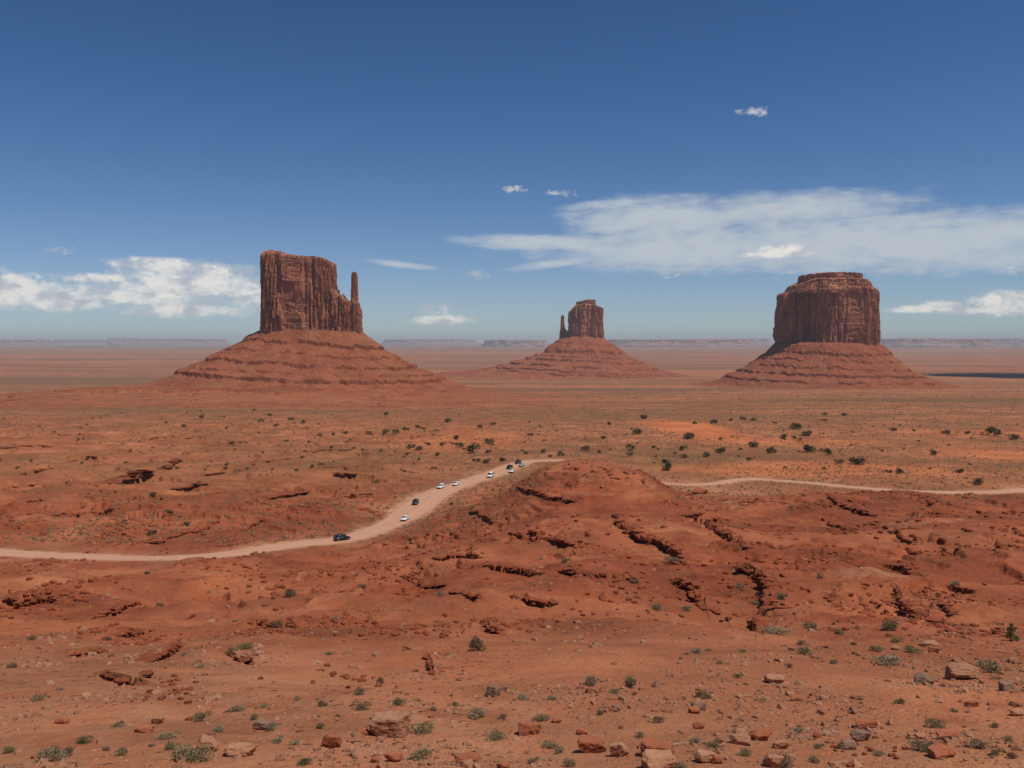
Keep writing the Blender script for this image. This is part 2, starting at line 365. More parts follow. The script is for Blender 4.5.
def ledge_add(x, y):
    sh = x.shape; xf = x.ravel(); yf = y.ravel(); add = np.zeros(xf.shape)
    for (pts, h, ov, lb), w in zip(LEDGES, LW):
        fall = 1.8 + 1.3 * h
        x0, y0 = w.min(0) - fall * 3; x1, y1 = w.max(0) + fall * 3
        m = np.where((xf > x0) & (xf < x1) & (yf > y0) & (yf < y1))[0]
        if not len(m): continue
        X, Y = xf[m], yf[m]; best = np.full(len(m), 1e9); side = np.zeros(len(m)); endf = np.ones(len(m))
        n = len(w) - 1
        for i in range(n):
            ax, ay = w[i]; bx, by = w[i + 1]; ddx, ddy = bx - ax, by - ay; L2 = ddx * ddx + ddy * ddy + 1e-9
            traw = ((X - ax) * ddx + (Y - ay) * ddy) / L2; t = np.clip(traw, 0, 1)
            d = np.hypot(X - ax - t * ddx, Y - ay - t * ddy)
            c = ddx * (Y - ay) - ddy * (X - ax)
            u = (i + t) / n; ef = np.minimum(1, np.minimum(u, 1 - u) * 6 + 0.15)
            up = d < best; best = np.where(up, d, best); side = np.where(up, np.sign(c), side); endf = np.where(up, ef, endf)
        jag = 0.0
        a = 0.5 * h * endf * np.exp(-np.maximum(best - jag, 0) / fall)
        add[m] += np.where(side >= 0, .8 * a, -(2.0 if ov > 1.2 else 1.2) * a)
    return add.reshape(sh)
def H(x, y):
    x = np.asarray(x, float); y = np.asarray(y, float)
    return H1(x, y) + ledge_add(x, y)
def place(pxs, pys): 
    p = hit(pxs, pys, H); return p, H(p[:, 0], p[:, 1])

# ------------------------------------------------------------------ mesh helpers
def mesh_np(name, V, Fq, mats, smooth=False, tri=False, attrs=None):
    me = bpy.data.meshes.new(name); V = np.ascontiguousarray(V, dtype=np.float32).reshape(-1, 3); Fq = np.ascontiguousarray(Fq, dtype=np.int32)
    n = Fq.shape[1]
    me.vertices.add(len(V)); me.vertices.foreach_set('co', V.ravel())
    me.loops.add(Fq.size); me.loops.foreach_set('vertex_index', Fq.ravel())
    me.polygons.add(len(Fq)); me.polygons.foreach_set('loop_start', np.arange(0, Fq.size, n, dtype=np.int32))
    try: me.polygons.foreach_set('loop_total', np.full(len(Fq), n, dtype=np.int32))
    except Exception: pass
    me.polygons.foreach_set('use_smooth', np.full(len(Fq), smooth, dtype=bool))
    for m in (mats if isinstance(mats, (list, tuple)) else [mats]): me.materials.append(m)
    if attrs:
        for k, a in attrs.items():
            at = me.attributes.new(k, 'FLOAT_COLOR', 'POINT'); at.data.foreach_set('color', np.ascontiguousarray(a, dtype=np.float32).ravel())
    me.update(calc_edges=True); me.validate(); return me
def grid_faces(nr, nc, wrap=False, flip=False):
    i = np.arange(nr - 1)[:, None]; j = np.arange(nc if wrap else nc - 1)[None, :]; j2 = (j + 1) % nc
    f = np.stack([i * nc + j, i * nc + j2, (i + 1) * nc + j2, (i + 1) * nc + j], -1).reshape(-1, 4)
    return f[:, ::-1] if flip else f
def obj(name, me, parent=None, loc=None, rot=None, scale=None):
    o = bpy.data.objects.new(name, me); COL.objects.link(o)
    if parent: o.parent = parent
    if loc is not None: o.location = loc
    if rot is not None: o.rotation_euler = rot
    if scale is not None: o.scale = scale
    return o
def tag(o, label=None, cat=None, group=None, kind=None):
    if label: o['label'] = label
    if cat: o['category'] = cat
    if group: o['group'] = group
    if kind: o['kind'] = kind
    return o

# ------------------------------------------------------------------ materials
def ground_fn(nt, b):
    g = nt.new('ShaderNodeNewGeometry'); P = g.outputs['Position']
    at = nt.new('ShaderNodeAttribute', attribute_name='zone'); sep = nt.new('ShaderNodeSeparateColor'); nt.l.new(at.outputs['Color'], sep.inputs[0])
    veg, red, pale = sep.outputs[0], sep.outputs[1], sep.outputs[2]; org = at.outputs['Alpha']
    n1 = nt.noise(P, 0.035, 6, 0.6); n2 = nt.noise(P, 0.35, 6, 0.65); n3 = nt.noise(P, 3.0, 5, 0.65); n4 = nt.noise(P, 14.0, 3, 0.6)
    big = nt.noise(nt.vscale(P, (0.35, 1.0, 1.0)), 0.004, 6, 0.6)
    sand = nt.mix(nt.ramp01(n1, .35, .65), (0.485, 0.196, 0.114), (0.415, 0.150, 0.082))
    redc = nt.mix(nt.ramp01(n2, .35, .65), (0.355, 0.098, 0.050), (0.285, 0.072, 0.036))
    c = nt.mix(red, sand, redc)
    c = nt.mix(nt.math('MULTIPLY', nt.ramp01(n2, .50, .72), .35), c, (0.47, 0.22, 0.135))
    c = nt.mix(nt.math('MULTIPLY', nt.ramp01(nt.noise(P, 0.12, 5, .7), .54, .68), .45), c, (0.24, 0.066, 0.036))
    s3 = nt.noise(nt.vscale(P, (0.3, 1, 1)), 0.05, 7, .7)
    c = nt.mix(nt.math('MULTIPLY', nt.ramp01(s3, .50, .60), .50), c, (0.235, 0.085, 0.045))
    c = nt.mix(nt.math('MULTIPLY', nt.ramp01(s3, .46, .36), .40), c, (0.50, 0.235, 0.13))
    bd = nt.noise(nt.vscale(P, (.004, .004, 1)), .42, 4, .6)
    c = nt.mix(nt.math('MULTIPLY', nt.math('MULTIPLY', nt.ramp01(bd, .52, .60), red), .6), c, (0.20, 0.058, 0.034))
    c = nt.mix(nt.math('MULTIPLY', nt.math('MULTIPLY', nt.ramp01(bd, .46, .40), red), .35), c, (0.44, 0.18, 0.10))
    # gravel and small stones
    vr = nt.voro(P, 2.6); vs = nt.voro(P, 0.9)
    st = nt.ramp01(vr.outputs['Distance'], .30, .14); gate = nt.ramp01(nt.noise(P, 0.16, 3, .6), .46, .62)
    stc = nt.mix(vr.outputs['Color'], (0.20, 0.075, 0.045), (0.50, 0.30, 0.21))
    c = nt.mix(nt.math('MULTIPLY', nt.math('MULTIPLY', st, gate), .6), c, stc)
    st2 = nt.math('MULTIPLY', nt.ramp01(vs.outputs['Distance'], .26, .12), nt.ramp01(nt.noise(P, 0.07, 3, .6), .5, .6))
    c = nt.mix(nt.math('MULTIPLY', st2, .55), c, nt.mix(vs.outputs['Color'], (0.16, 0.055, 0.035), (0.42, 0.21, 0.14)))
    # scrub cover tint on the plains
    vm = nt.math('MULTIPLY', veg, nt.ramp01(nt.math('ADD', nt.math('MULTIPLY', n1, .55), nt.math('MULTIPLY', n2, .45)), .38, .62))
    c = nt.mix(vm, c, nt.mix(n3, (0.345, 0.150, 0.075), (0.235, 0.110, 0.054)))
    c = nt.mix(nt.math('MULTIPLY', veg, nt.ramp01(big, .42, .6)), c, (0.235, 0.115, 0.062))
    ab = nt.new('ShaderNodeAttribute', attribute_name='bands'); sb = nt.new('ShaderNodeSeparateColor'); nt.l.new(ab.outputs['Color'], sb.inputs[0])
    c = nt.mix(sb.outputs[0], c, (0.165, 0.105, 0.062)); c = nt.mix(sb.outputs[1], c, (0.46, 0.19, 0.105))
    c = nt.mix(nt.math('MULTIPLY', org, nt.ramp01(n2, .05, .4)), c, (0.56, 0.185, 0.085))
    c = nt.mix(nt.math('MULTIPLY', pale, nt.ramp01(n2, .30, .60)), c, (0.50, 0.30, 0.205))
    hv = nt.mix(nt.ramp01(nt.noise(P, .055, 4, .6), .38, .62), (0.82, 0.80, 0.78), (1.08, 1.08, 1.08)); c = nt.mix(1.0, c, hv, 'MULTIPLY')
    hv = nt.mix(n3, (0.86, 0.86, 0.86), (1.12, 1.12, 1.12)); c = nt.mix(1.0, c, hv, 'MULTIPLY')
    hv = nt.mix(n4, (0.88, 0.88, 0.88), (1.10, 1.10, 1.10)); c = nt.mix(1.0, c, hv, 'MULTIPLY')
    nt.l.new(nt.warm(c), b.inputs['Base Color'])
    h = nt.math('ADD', nt.math('MULTIPLY', n2, .34), nt.math('MULTIPLY', n3, .20))
    h = nt.math('ADD', h, nt.math('MULTIPLY', n4, .05))
    h = nt.math('ADD', h, nt.math('MULTIPLY', nt.math('MULTIPLY', st, gate), .10)); h = nt.math('ADD', h, nt.math('MULTIPLY', st2, .28))
    bump(nt, b, h, 1.0, 1.3)
M = {}
M['ground'] = material('red_desert_ground', ground_fn)
def road_fn(nt, b):
    P = nt.new('ShaderNodeNewGeometry').outputs['Position']
    n = nt.noise(P, 0.25, 5, .6); n2 = nt.noise(P, 2.5, 4, .6)
    at = nt.new('ShaderNodeAttribute', attribute_name='track'); sp = nt.new('ShaderNodeSeparateColor'); nt.l.new(at.outputs['Color'], sp.inputs[0])
    c = nt.mix(n, (0.43, 0.235, 0.18), (0.53, 0.315, 0.25)); c = nt.mix(nt.math('MULTIPLY', sp.outputs[0], .5), c, (0.60, 0.40, 0.32)); c = nt.mix(nt.math('MULTIPLY', sp.outputs[1], .55), c, (0.40, 0.17, 0.11)); c = nt.mix(nt.math('MULTIPLY', nt.ramp01(n2, .45, .7), .3), c, (0.40, 0.19, 0.12))
    nt.l.new(nt.warm(c), b.inputs['Base Color']); bump(nt, b, n2, .4, .15)
M['road'] = material('graded_dirt', road_fn)
def cliff_fn(nt, b):
    tc = nt.new('ShaderNodeTexCoord'); P = tc.outputs['Object']
    vert = nt.noise(nt.vscale(P, (1, 1, 0.14)), 0.055, 6, .58, .3); blot = nt.noise(P, 0.03, 5, .6); fine = nt.noise(nt.vscale(P, (1, 1, .5)), 0.45, 5, .65)
    bed = nt.noise(nt.vscale(P, (0.05, 0.05, 1)), 0.22, 5, .6)
    c = nt.mix(nt.ramp01(vert, .36, .62), (0.37, 0.155, 0.110), (0.50, 0.215, 0.145))
    c = nt.mix(nt.math('MULTIPLY', nt.ramp01(blot, .50, .60), .75), c, (0.52, 0.235, 0.14))
    c = nt.mix(nt.math('MULTIPLY', nt.ramp01(nt.noise(nt.vscale(P, (1, 1, .5)), .05, 5, .65), .54, .60), .5), c, (0.25, 0.115, 0.09))
    c = nt.mix(nt.math('MULTIPLY', nt.ramp01(bed, .5, .66), .3), c, (0.20, 0.075, 0.05))
    c = nt.mix(nt.math('MULTIPLY', nt.ramp01(fine, .54, .74), .4), c, (0.20, 0.085, 0.065))
    V2 = nt.vscale(P, (1, 1, .22)); vc = nt.voro(V2, .085); ve = nt.voro(V2, .085, 'DISTANCE_TO_EDGE'); vb = nt.voro(nt.vscale(P, (1, 1, .45)), .16, 'DISTANCE_TO_EDGE')
    sc_ = nt.new('ShaderNodeSeparateColor'); nt.l.new(vc.outputs['Color'], sc_.inputs[0])
    c = nt.mix(1.0, c, nt.mix(sc_.outputs[0], (.72, .72, .74), (1.18, 1.16, 1.12)), 'MULTIPLY')
    ck = nt.math('MAXIMUM', nt.ramp01(ve.outputs['Distance'], .07, .0), nt.math('MULTIPLY', nt.ramp01(vb.outputs['Distance'], .05, .0), .6))
    c = nt.mix(nt.math('MULTIPLY', ck, .35), c, (0.13, 0.055, 0.04))
    nt.l.new(nt.warm(c), b.inputs['Base Color'])
    vert = nt.math('SUBTRACT', vert, nt.math('MULTIPLY', ck, .3))
    h = nt.math('ADD', nt.math('MULTIPLY', vert, 4.5), nt.math('MULTIPLY', fine, 1.3)); h = nt.math('ADD', h, nt.math('MULTIPLY', bed, 1.2)); bump(nt, b, h, 0.9, 1.0)
M['cliff'] = material('sandstone_cliff', cliff_fn)
def talus_fn(nt, b):
    tc = nt.new('ShaderNodeTexCoord'); P = tc.outputs['Object']
    n = nt.noise(P, 0.03, 6, .62); n2 = nt.noise(P, 0.3, 5, .65); bed = nt.noise(nt.vscale(P, (0.04, 0.04, 1)), 0.16, 5, .6)
    c = nt.mix(nt.ramp01(n, .36, .64), (0.245, 0.076, 0.042), (0.33, 0.112, 0.064))
    c = nt.mix(nt.math('MULTIPLY', nt.ramp01(bed, .50, .62), .45), c, (0.26, 0.080, 0.050))
    vr = nt.voro(P, 0.22); st = nt.math('MULTIPLY', nt.ramp01(vr.outputs['Distance'], .34, .12), nt.ramp01(n2, .42, .6))
    c = nt.mix(nt.math('MULTIPLY', st, .85), c, nt.mix(vr.outputs['Color'], (0.16, 0.06, 0.04), (0.46, 0.22, 0.15)))
    c = nt.mix(nt.math('MULTIPLY', nt.ramp01(nt.noise(P, 0.012, 4, .6), .52, .66), .35), c, (0.30, 0.16, 0.09))
    nt.l.new(nt.warm(c), b.inputs['Base Color'])
    h = nt.math('ADD', nt.math('MULTIPLY', n2, 2.6), nt.math('MULTIPLY', st, 1.5)); h = nt.math('ADD', h, nt.math('MULTIPLY', n, 6)); bump(nt, b, h, 0.9, 1.0)
M['talus'] = material('talus_rubble', talus_fn)
def rock_mat(name, a, bb, dark, sc=1.0):
    def fn(nt, b):
        P = nt.new('ShaderNodeTexCoord').outputs['Object']
        oi = nt.new('ShaderNodeObjectInfo')
        n = nt.noise(P, 1.6 * sc, 5, .6); n2 = nt.noise(P, 9 * sc, 4, .65); bed = nt.noise(nt.vscale(P, (.2, .2, 1)), 5 * sc, 4, .6)
        c = nt.mix(nt.ramp01(n, .35, .65), a, bb); c = nt.mix(nt.math('MULTIPLY', nt.ramp01(bed, .48, .64), .4), c, dark)
        c = nt.mix(nt.math('MULTIPLY', nt.ramp01(n2, .52, .7), .45), c, dark)
        c = nt.mix(nt.math('MULTIPLY', oi.outputs['Random'], .35), c, dark)
        nt.l.new(nt.warm(c), b.inputs['Base Color'])
        bump(nt, b, nt.math('ADD', n2, nt.math('MULTIPLY', bed, 1.2)), .8, .08 / sc)
    return material(name, fn)
M['ledge'] = rock_mat('ledge_sandstone', (0.30, 0.088, 0.046), (0.235, 0.066, 0.036), (0.15, 0.045, 0.028), .5)
M['tan'] = rock_mat('tan_sandstone', (0.45, 0.255, 0.18), (0.38, 0.20, 0.135), (0.25, 0.12, 0.085))
M['redrock'] = rock_mat('red_sandstone', (0.40, 0.155, 0.095), (0.33, 0.115, 0.07), (0.20, 0.07, 0.045))
M['grey'] = rock_mat('grey_boulder_stone', (0.29, 0.195, 0.165), (0.235, 0.15, 0.13), (0.15, 0.10, 0.085))
def leaf_mat(name, a, bb, scale=6.0):
    def fn(nt, b):
        P = nt.new('ShaderNodeTexCoord').outputs['Object']; oi = nt.new('ShaderNodeObjectInfo')
        c = nt.mix(nt.noise(P, scale, 2, .6), a, bb); c = nt.mix(nt.math('MULTIPLY', oi.outputs['Random'], .45), c, (0.24, 0.14, 0.085))
        nt.l.new(c, b.inputs['Base Color'])
    return material(name, fn, .8, .1)
M['sage'] = leaf_mat('sage_foliage', (0.23, 0.19, 0.115), (0.33, 0.275, 0.175))
M['olive'] = leaf_mat('olive_foliage', (0.17, 0.16, 0.07), (0.27, 0.23, 0.12))
M['dry'] = leaf_mat('dry_brush', (0.22, 0.145, 0.095), (0.33, 0.225, 0.145))
M['dark'] = leaf_mat('dark_scrub_foliage', (0.11, 0.10, 0.05), (0.19, 0.15, 0.085))
M['green'] = leaf_mat('juniper_green_foliage', (0.08, 0.15, 0.03), (0.17, 0.25, 0.055))
M['juniper'] = leaf_mat('juniper_dark_foliage', (0.075, 0.075, 0.032), (0.145, 0.125, 0.06), .8)
def flat(name, col, rough=.9, metal=0.0, spec=.3):
    def fn(nt, b):
        P = nt.new('ShaderNodeTexCoord').outputs['Object']
        n = nt.noise(P, 3, 3, .6); c = nt.mix(n, tuple(x * .88 for x in col), tuple(min(1, x * 1.08) for x in col)); nt.l.new(c, b.inputs['Base Color'])
        b.inputs['Metallic'].default_value = metal
    return material(name, fn, rough, spec)
M['bark'] = flat('juniper_bark', (0.16, 0.10, 0.07)); M['wood'] = flat('weathered_wood', (0.36, 0.29, 0.24))
M['white_paint'] = flat('white_car_paint', (0.78, 0.78, 0.76), .3, 0, .5); M['silver_paint'] = flat('silver_car_paint', (0.5, 0.5, 0.5), .35, .4, .5)
M['black_paint'] = flat('black_car_paint', (0.012, 0.012, 0.014), .25, 0, .5); M['blue_paint'] = flat('dark_blue_car_paint', (0.025, 0.035, 0.055), .3, 0, .5)
M['glass'] = flat('car_window_glass', (0.02, 0.023, 0.027), .08, 0, .6); M['tyre'] = flat('tyre_rubber', (0.02, 0.02, 0.02)); M['rim'] = flat('alloy_rim', (0.45, 0.45, 0.46), .35, .8)
M['lamp'] = flat('headlight_glass', (0.75, 0.75, 0.75), .15, 0, .6); M['tail'] = flat('tail_light_plastic', (0.35, 0.02, 0.015), .3); M['trim'] = flat('black_plastic_trim', (0.03, 0.03, 0.03), .6)
M['mesa'] = flat('distant_mesa_rock', (0.33, 0.18, 0.15))

# ------------------------------------------------------------------ the ground sheet
def build_ground():
    th = list(np.arange(-33.5, 33.5, 0.056)); a = 33.5; st = 0.3; side = []
    while a < 180 - 1: side.append(a); st = min(4, st * 1.18); a += st
    th = np.array([-q for q in side[::-1]] + th[1:] + side)
    rr = [0.8, 2, 3.5, 5, 8, 12, 16, 20, 24, 27]; r = 29.0
    while r < 62000:
        z = float(prof(np.array([r]))[0]); t = -z / r
        dpx = F * t / r
        dr = 0.62 / dpx
        cap = 0.42 if r < 240 else (0.62 if r < 380 else (1.3 if r < 700 else (3.0 if r < 2100 else r * .03)))
        dr = min(dr, cap); rr.append(r); r += dr
    rr.append(62000.0); rr = np.array(rr)
    t = np.radians(th); X = rr[:, None] * np.sin(t)[None, :]; Y = rr[:, None] * np.cos(t)[None, :]
    Z = H(X, Y)
    V = np.stack([X, Y, Z], -1)
    d = road_dist(X, Y)
    hm = hillmask(X, Y)
    n = fbm(X / 60, Y / 60, 3, 20); nb = fbm(X / 700, Y / 350, 4, 21); nm = fbm(X / 12, Y / 12, 3, 22)
    badl = sstep(58, 105, Y) * (1 - sstep(300, 400, Y))
    red = np.clip(badl * (0.75 + 1.0 * n + .5 * nm) + 0.25 * hm, 0, 1) * (1 - 0.85 * wash(X, Y))
    leftmid = (1 - sstep(-40, 60, X)) * sstep(245, 300, Y) * (1 - sstep(800, 1000, Y))
    ap = sstep(900, 1150, Y) * (1 - sstep(1900, 2300, Y)) * sstep(-1150, -700, X) * (1 - sstep(-150, 250, X))
    red = np.clip(red + .8 * ap + 0.25 * leftmid + .3 * sstep(700, 1100, Y) * (1 - sstep(2600, 4000, Y)) * sstep(-.1, .2, nb), 0, 1)
    veg = sstep(250, 420, Y + 60 * n) * np.clip(0.50 + 1.1 * nb + .6 * n, 0.1, 1) * (1 - .75 * ap)
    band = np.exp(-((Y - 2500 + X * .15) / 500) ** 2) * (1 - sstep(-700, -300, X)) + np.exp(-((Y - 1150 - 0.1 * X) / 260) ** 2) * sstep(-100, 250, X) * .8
    lg = np.log(np.maximum(Y, 50)); bd = fbm(X / np.maximum(Y, 50) * 1.8 + 3, lg * 9, 4, 41); fr = sstep(900, 1800, Y)
    veg = veg * (1 - fr) + fr * np.clip(.6 + 1.8 * bd, 0, 1) * (1 - .8 * ap)
    red = np.clip(red + fr * 1.2 * fbm(X / np.maximum(Y, 50) * 1.5, lg * 11 + 30, 4, 42), 0, 1)
    bed = terrace(Z + 1.4 * fbm(X / 80, Y / 50, 3, 13), 4.4, .07, .2); red = np.clip(red + ap * .5 * (np.abs(bed) > 2.2), 0, 1)
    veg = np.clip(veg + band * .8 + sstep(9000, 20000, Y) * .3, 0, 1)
    pale = np.clip((1 - sstep(0, 2.5, d)) * .9 + (1 - sstep(1, 12, d + 6 * nm)) * .28, 0, 1)
    def patch(px, py, rx, ry, amp):
        w = hit([px], [py], H)[0]; sc = w[1] / F; ryy = ry * w[1] * w[1] / (F * 58)
        return amp * np.exp(-(((X - w[0]) / (rx * sc)) ** 2 + ((Y - w[1]) / ryy) ** 2) ** 2 * .6)
    pale = np.clip(pale + patch(725, 491, 60, 9, .22) + patch(480, 478, 50, 6, .1) + patch(935, 520, 60, 14, .45) * sstep(-.1, .25, nm) + patch(905, 555, 60, 14, .4) * sstep(-.1, .25, nm)
                   + patch(860, 575, 60, 10, .4) + patch(760, 492, 35, 5, .15), 0, 1)
    org = np.clip(patch(690, 428, 36, 13, 1.0) + patch(830, 470, 140, 8, .7) + patch(960, 432, 60, 5, .5) + patch(470, 440, 60, 12, .4) + patch(228, 575, 22, 30, .7) + patch(800, 440, 70, 5, .4) + patch(1000, 455, 60, 8, .5), 0, 1)
    veg = veg * (1 - .9 * org) * (1 - sstep(12, 0, d) * 0)
    fg = 1 - sstep(50, 85, Y)
    aa = X / np.maximum(Y, 50); f2 = sstep(560, 1100, Y) * (1 - .75 * ap)
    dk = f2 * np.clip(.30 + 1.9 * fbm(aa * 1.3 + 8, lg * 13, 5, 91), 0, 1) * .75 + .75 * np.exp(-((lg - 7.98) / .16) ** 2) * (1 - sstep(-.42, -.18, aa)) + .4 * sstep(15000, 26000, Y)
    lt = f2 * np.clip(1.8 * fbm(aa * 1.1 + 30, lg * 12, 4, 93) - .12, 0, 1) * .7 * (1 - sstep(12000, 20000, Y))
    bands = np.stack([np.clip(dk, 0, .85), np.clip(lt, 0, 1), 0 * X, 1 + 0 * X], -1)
    pale = np.clip(pale + fg * .28 * sstep(-.2, .3, n), 0, 1)
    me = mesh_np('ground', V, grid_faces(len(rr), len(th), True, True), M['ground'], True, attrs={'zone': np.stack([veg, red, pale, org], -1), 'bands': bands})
    o = obj('ground', me); tag(o, kind='structure'); print('ground verts', V.shape)
    return o
build_ground()

def build_road():
    C = ROAD; n = len(C); T = np.gradient(C[:, :2], axis=0); T /= np.linalg.norm(T, axis=1)[:, None] + 1e-9; N = np.stack([-T[:, 1], T[:, 0]], 1)
    s = np.cumsum(np.r_[0, np.hypot(*np.diff(C[:, :2], axis=0).T)])
    el = C[:, 2] * .5 * (1 + .12 * fbm(s / 14, s * 0, 3, 31)); er = C[:, 2] * .5 * (1 + .12 * fbm(s / 14, s * 0 + 5, 3, 32))
    K = 25; W = np.linspace(-1, 1, K); X = np.zeros((n, K)); Y = X.copy()
    for k, w in enumerate(W):
        e = np.where(w < 0, el, er) * w
        X[:, k] = C[:, 0] + N[:, 0] * e; Y[:, k] = C[:, 1] + N[:, 1] * e
    Z = H(X, Y) + 0.10 + 0.06 * (1 - np.abs(W))[None, :] 
    Z[:, 0] -= .16; Z[:, -1] -= .16
    rut = np.exp(-((np.abs(W)[None, :] - .28) / .09) ** 2) + .8 * np.exp(-((np.abs(W + .02)[None, :] - .62) / .08) ** 2) + 0 * Z; rut = rut * (.6 + .8 * fbm(s[:, None] / 30 + 0 * Z, W[None, :] * 2 + 0 * Z, 3, 81)); edge = sstep(.8, 1, np.abs(W))[None, :] + 0 * Z
    tr = np.stack([np.clip(rut, 0, 1), edge, 0 * Z, 1 + 0 * Z], -1)
    return tag(obj('dirt_road', mesh_np('dirt_road', np.stack([X, Y, Z], -1), grid_faces(n, K), M['road'], True, attrs={'track': tr})), kind='structure')
build_road()

# ------------------------------------------------------------------ buttes
def n3(x, y, z, o=4, seed=0):
    return (fbm(x + z * .37, y + z * .21, o, seed) + fbm(y + 3.1, z + x * .13 + 7, o, seed + 3)) * .8
def cliff_mesh(name, a, b, z0, topx, power=3.2, taper=.06, flute=4.0, ffreq=22.0, big=7.0, nth=520, nz=110, seed=1, capnoise=1.5, beds=.12, foot=.05, mat=None, bulge=0.0, ctop=0.0):
    """a butte tower lofted round a rounded-box plan; topx gives its height along x (local)"""
    th = np.linspace(0, 2 * np.pi, nth, endpoint=False); c, s = np.cos(th), np.sin(th)
    ex = 2 / power; bx = a * np.sign(c) * np.abs(c) ** ex; by = b * np.sign(s) * np.abs(s) ** ex
    nx, ny = bx / a ** 2, by / b ** 2; l = np.hypot(nx, ny); nx /= l; ny /= l
    tx = np.array([p[0] for p in topx]); tz = np.array([p[1] for p in topx])
    top = np.interp(bx, tx, tz)
    u = np.linspace(0, 1, nz)[:, None]
    z = z0 + u * (top - z0)[None, :]
    per = th[None, :] + 0 * u
    q = np.stack([np.cos(per), np.sin(per)])
    # vertical buttresses and cracks, slowly changing with height
    B = fbm(q[0] * 3 + seed, q[1] * 3 + u * .25, 3, seed) * big
    Fl = (ridged(q[0] * ffreq * .28 + u * .3, q[1] * ffreq * .28 - u * .2, 3, seed + 1)) * flute
    crack = -flute * 1.3 * np.clip(1 - np.abs(gn(q[0] * ffreq * .16 + 9, q[1] * ffreq * .16 + .15 * u)) * 9, 0, 1)
    rough = 0.32 * fbm(per * ffreq * 2.5, z / 6.0, 4, seed + 2) * flute * .6
    blocks = np.floor(2.5 * (fbm(q[0] * 5, q[1] * 5 + u * 2.2, 2, seed + 5) + .5)) * flute * .45
    pc = per * ffreq * .38 + .6 * fbm(u * 3, per * 2, 2, seed); pi_ = np.floor(pc).astype(np.int64); zc = u * 4.2 + _G[_h(pi_, pi_ + seed)] * 5; zi = np.floor(zc).astype(np.int64)
    Fl = Fl * .38 + (_G[_h(pi_ + 17 * seed, zi)] - .5) * flute * 1.15 + 0.55 * (_G[_h(np.floor(pc * 2.7).astype(np.int64), np.floor(u * 11 + pi_ * .37).astype(np.int64))] - .5) * flute * .45
    z = z + (np.round((_G[_h(pi_, pi_ * 0 + seed)] - .5) * 3) + .8 * gn(per * ffreq, per * 0 + seed)) * min(2.2, .3 * flute) * np.clip((u - .5) * 2, 0, 1)
    prof_ = a * taper * (1 - u) + bulge * np.sin(u * np.pi) 
    base = np.clip((beds - u) / beds, 0, 1); base_step = (np.floor(base * 4) / 4) * a * foot * 1.2 + (base > 0) * a * foot * .25
    capr = -np.clip((u - .965) / .035, 0, 1) ** 2 * flute * 1.2
    hb = .5 * np.round(fbm(z / 9.0, per * 1.5, 2, seed + 7) * 3) * flute * .12
    off = B + Fl + crack + rough + blocks + prof_ + base_step + capr + hb
    off = off * np.minimum(1, (0.55 + .6 * u + .3))
    X = bx[None, :] + nx[None, :] * off; Y = by[None, :] + ny[None, :] * off
    rows = [np.stack([X, Y, z], -1)]
    # cap
    k = np.linspace(1, 0.02, 26)[1:, None]
    Xc = X[-1][None, :] * k; Yc = Y[-1][None, :] * k
    Zc = np.interp(Xc, tx, tz) + capnoise * n3(Xc / 12, Yc / 12, 0 * Xc, 4, seed) * np.minimum(1, (1 - k) * 6) + ctop * (1 - k ** 2)
    rows.append(np.stack([Xc, Yc, Zc], -1)); V = np.concatenate(rows, 0)
    return mesh_np(name, V, grid_faces(V.shape[0], nth, True), mat or M['cliff'], False)
def talus_mesh(name, Lr, Lz, Rr, Rz, ledges, depth=1.0, rmax=420, r0=20, nr=360, nth=900, seed=1, gul=4.0):
    th = np.linspace(0, 2 * np.pi, nth, endpoint=False)[None, :]; r = np.linspace(r0, rmax, nr)[:, None]
    w = .5 + .5 * np.cos(th); w = w * w * (3 - 2 * w)
    zl = np.interp(r, Lr, Lz); zr = np.interp(r, Rr, Rz)
    z = zl * (1 - w) + zr * w
    cx, sy = np.cos(th) + 0 * r, np.sin(th) + 0 * r
    dd = depth + (1 - depth) * sstep(r0 + 60, r0 + 260, r); X = r * cx; Y = r * sy * dd
    ext = sstep(r0 + 40, r0 + 140, r)
    z = z + gul * ext * (ridged(cx * 5 + r / 400, sy * 5, 3, seed) + .6 * ridged(cx * 13 + r / 200, sy * 13, 3, seed + 4) - .45) + 3.2 * fbm(X / 28, Y / 28, 4, seed + 1) * ext + 2.2 * fbm(X / 9, Y / 9, 4, seed + 2)
    for rk, hk, br in ledges:
        rr = rk + 10 * fbm(cx * 2.2 + rk, sy * 2.2, 3, seed + rk * .01) + 6 * fbm(cx * 16, sy * 16 + rk, 3, seed + 6)
        amp = hk * np.clip(br + .25 + 1.2 * fbm(cx * 9 + rk, sy * 9, 2, seed + 9) + 1.6 * fbm(cx * 3 + rk * .1, sy * 3, 3, seed + 8), 0, 1)
        d = r - rr
        z = z + np.where(d < 0, .5 * amp * np.exp(d / 26), -.5 * amp * np.exp(-d / 26))
    z = np.minimum(z, 1e9)
    V = np.stack([X, Y, z], -1)
    return mesh_np(name, V, grid_faces(nr, nth, True, True), M['talus'], False)

def root(name, loc, label, cat, group=None):
    o = bpy.data.objects.new(name, None); COL.objects.link(o); o.location = loc; return tag(o, label, cat, group)
def cv(Y, cx):     # pixel -> local metres at a butte's distance
    s = Y / F
    return (lambda px: (px - cx) * s), (lambda py: -(py - HOR) * s)

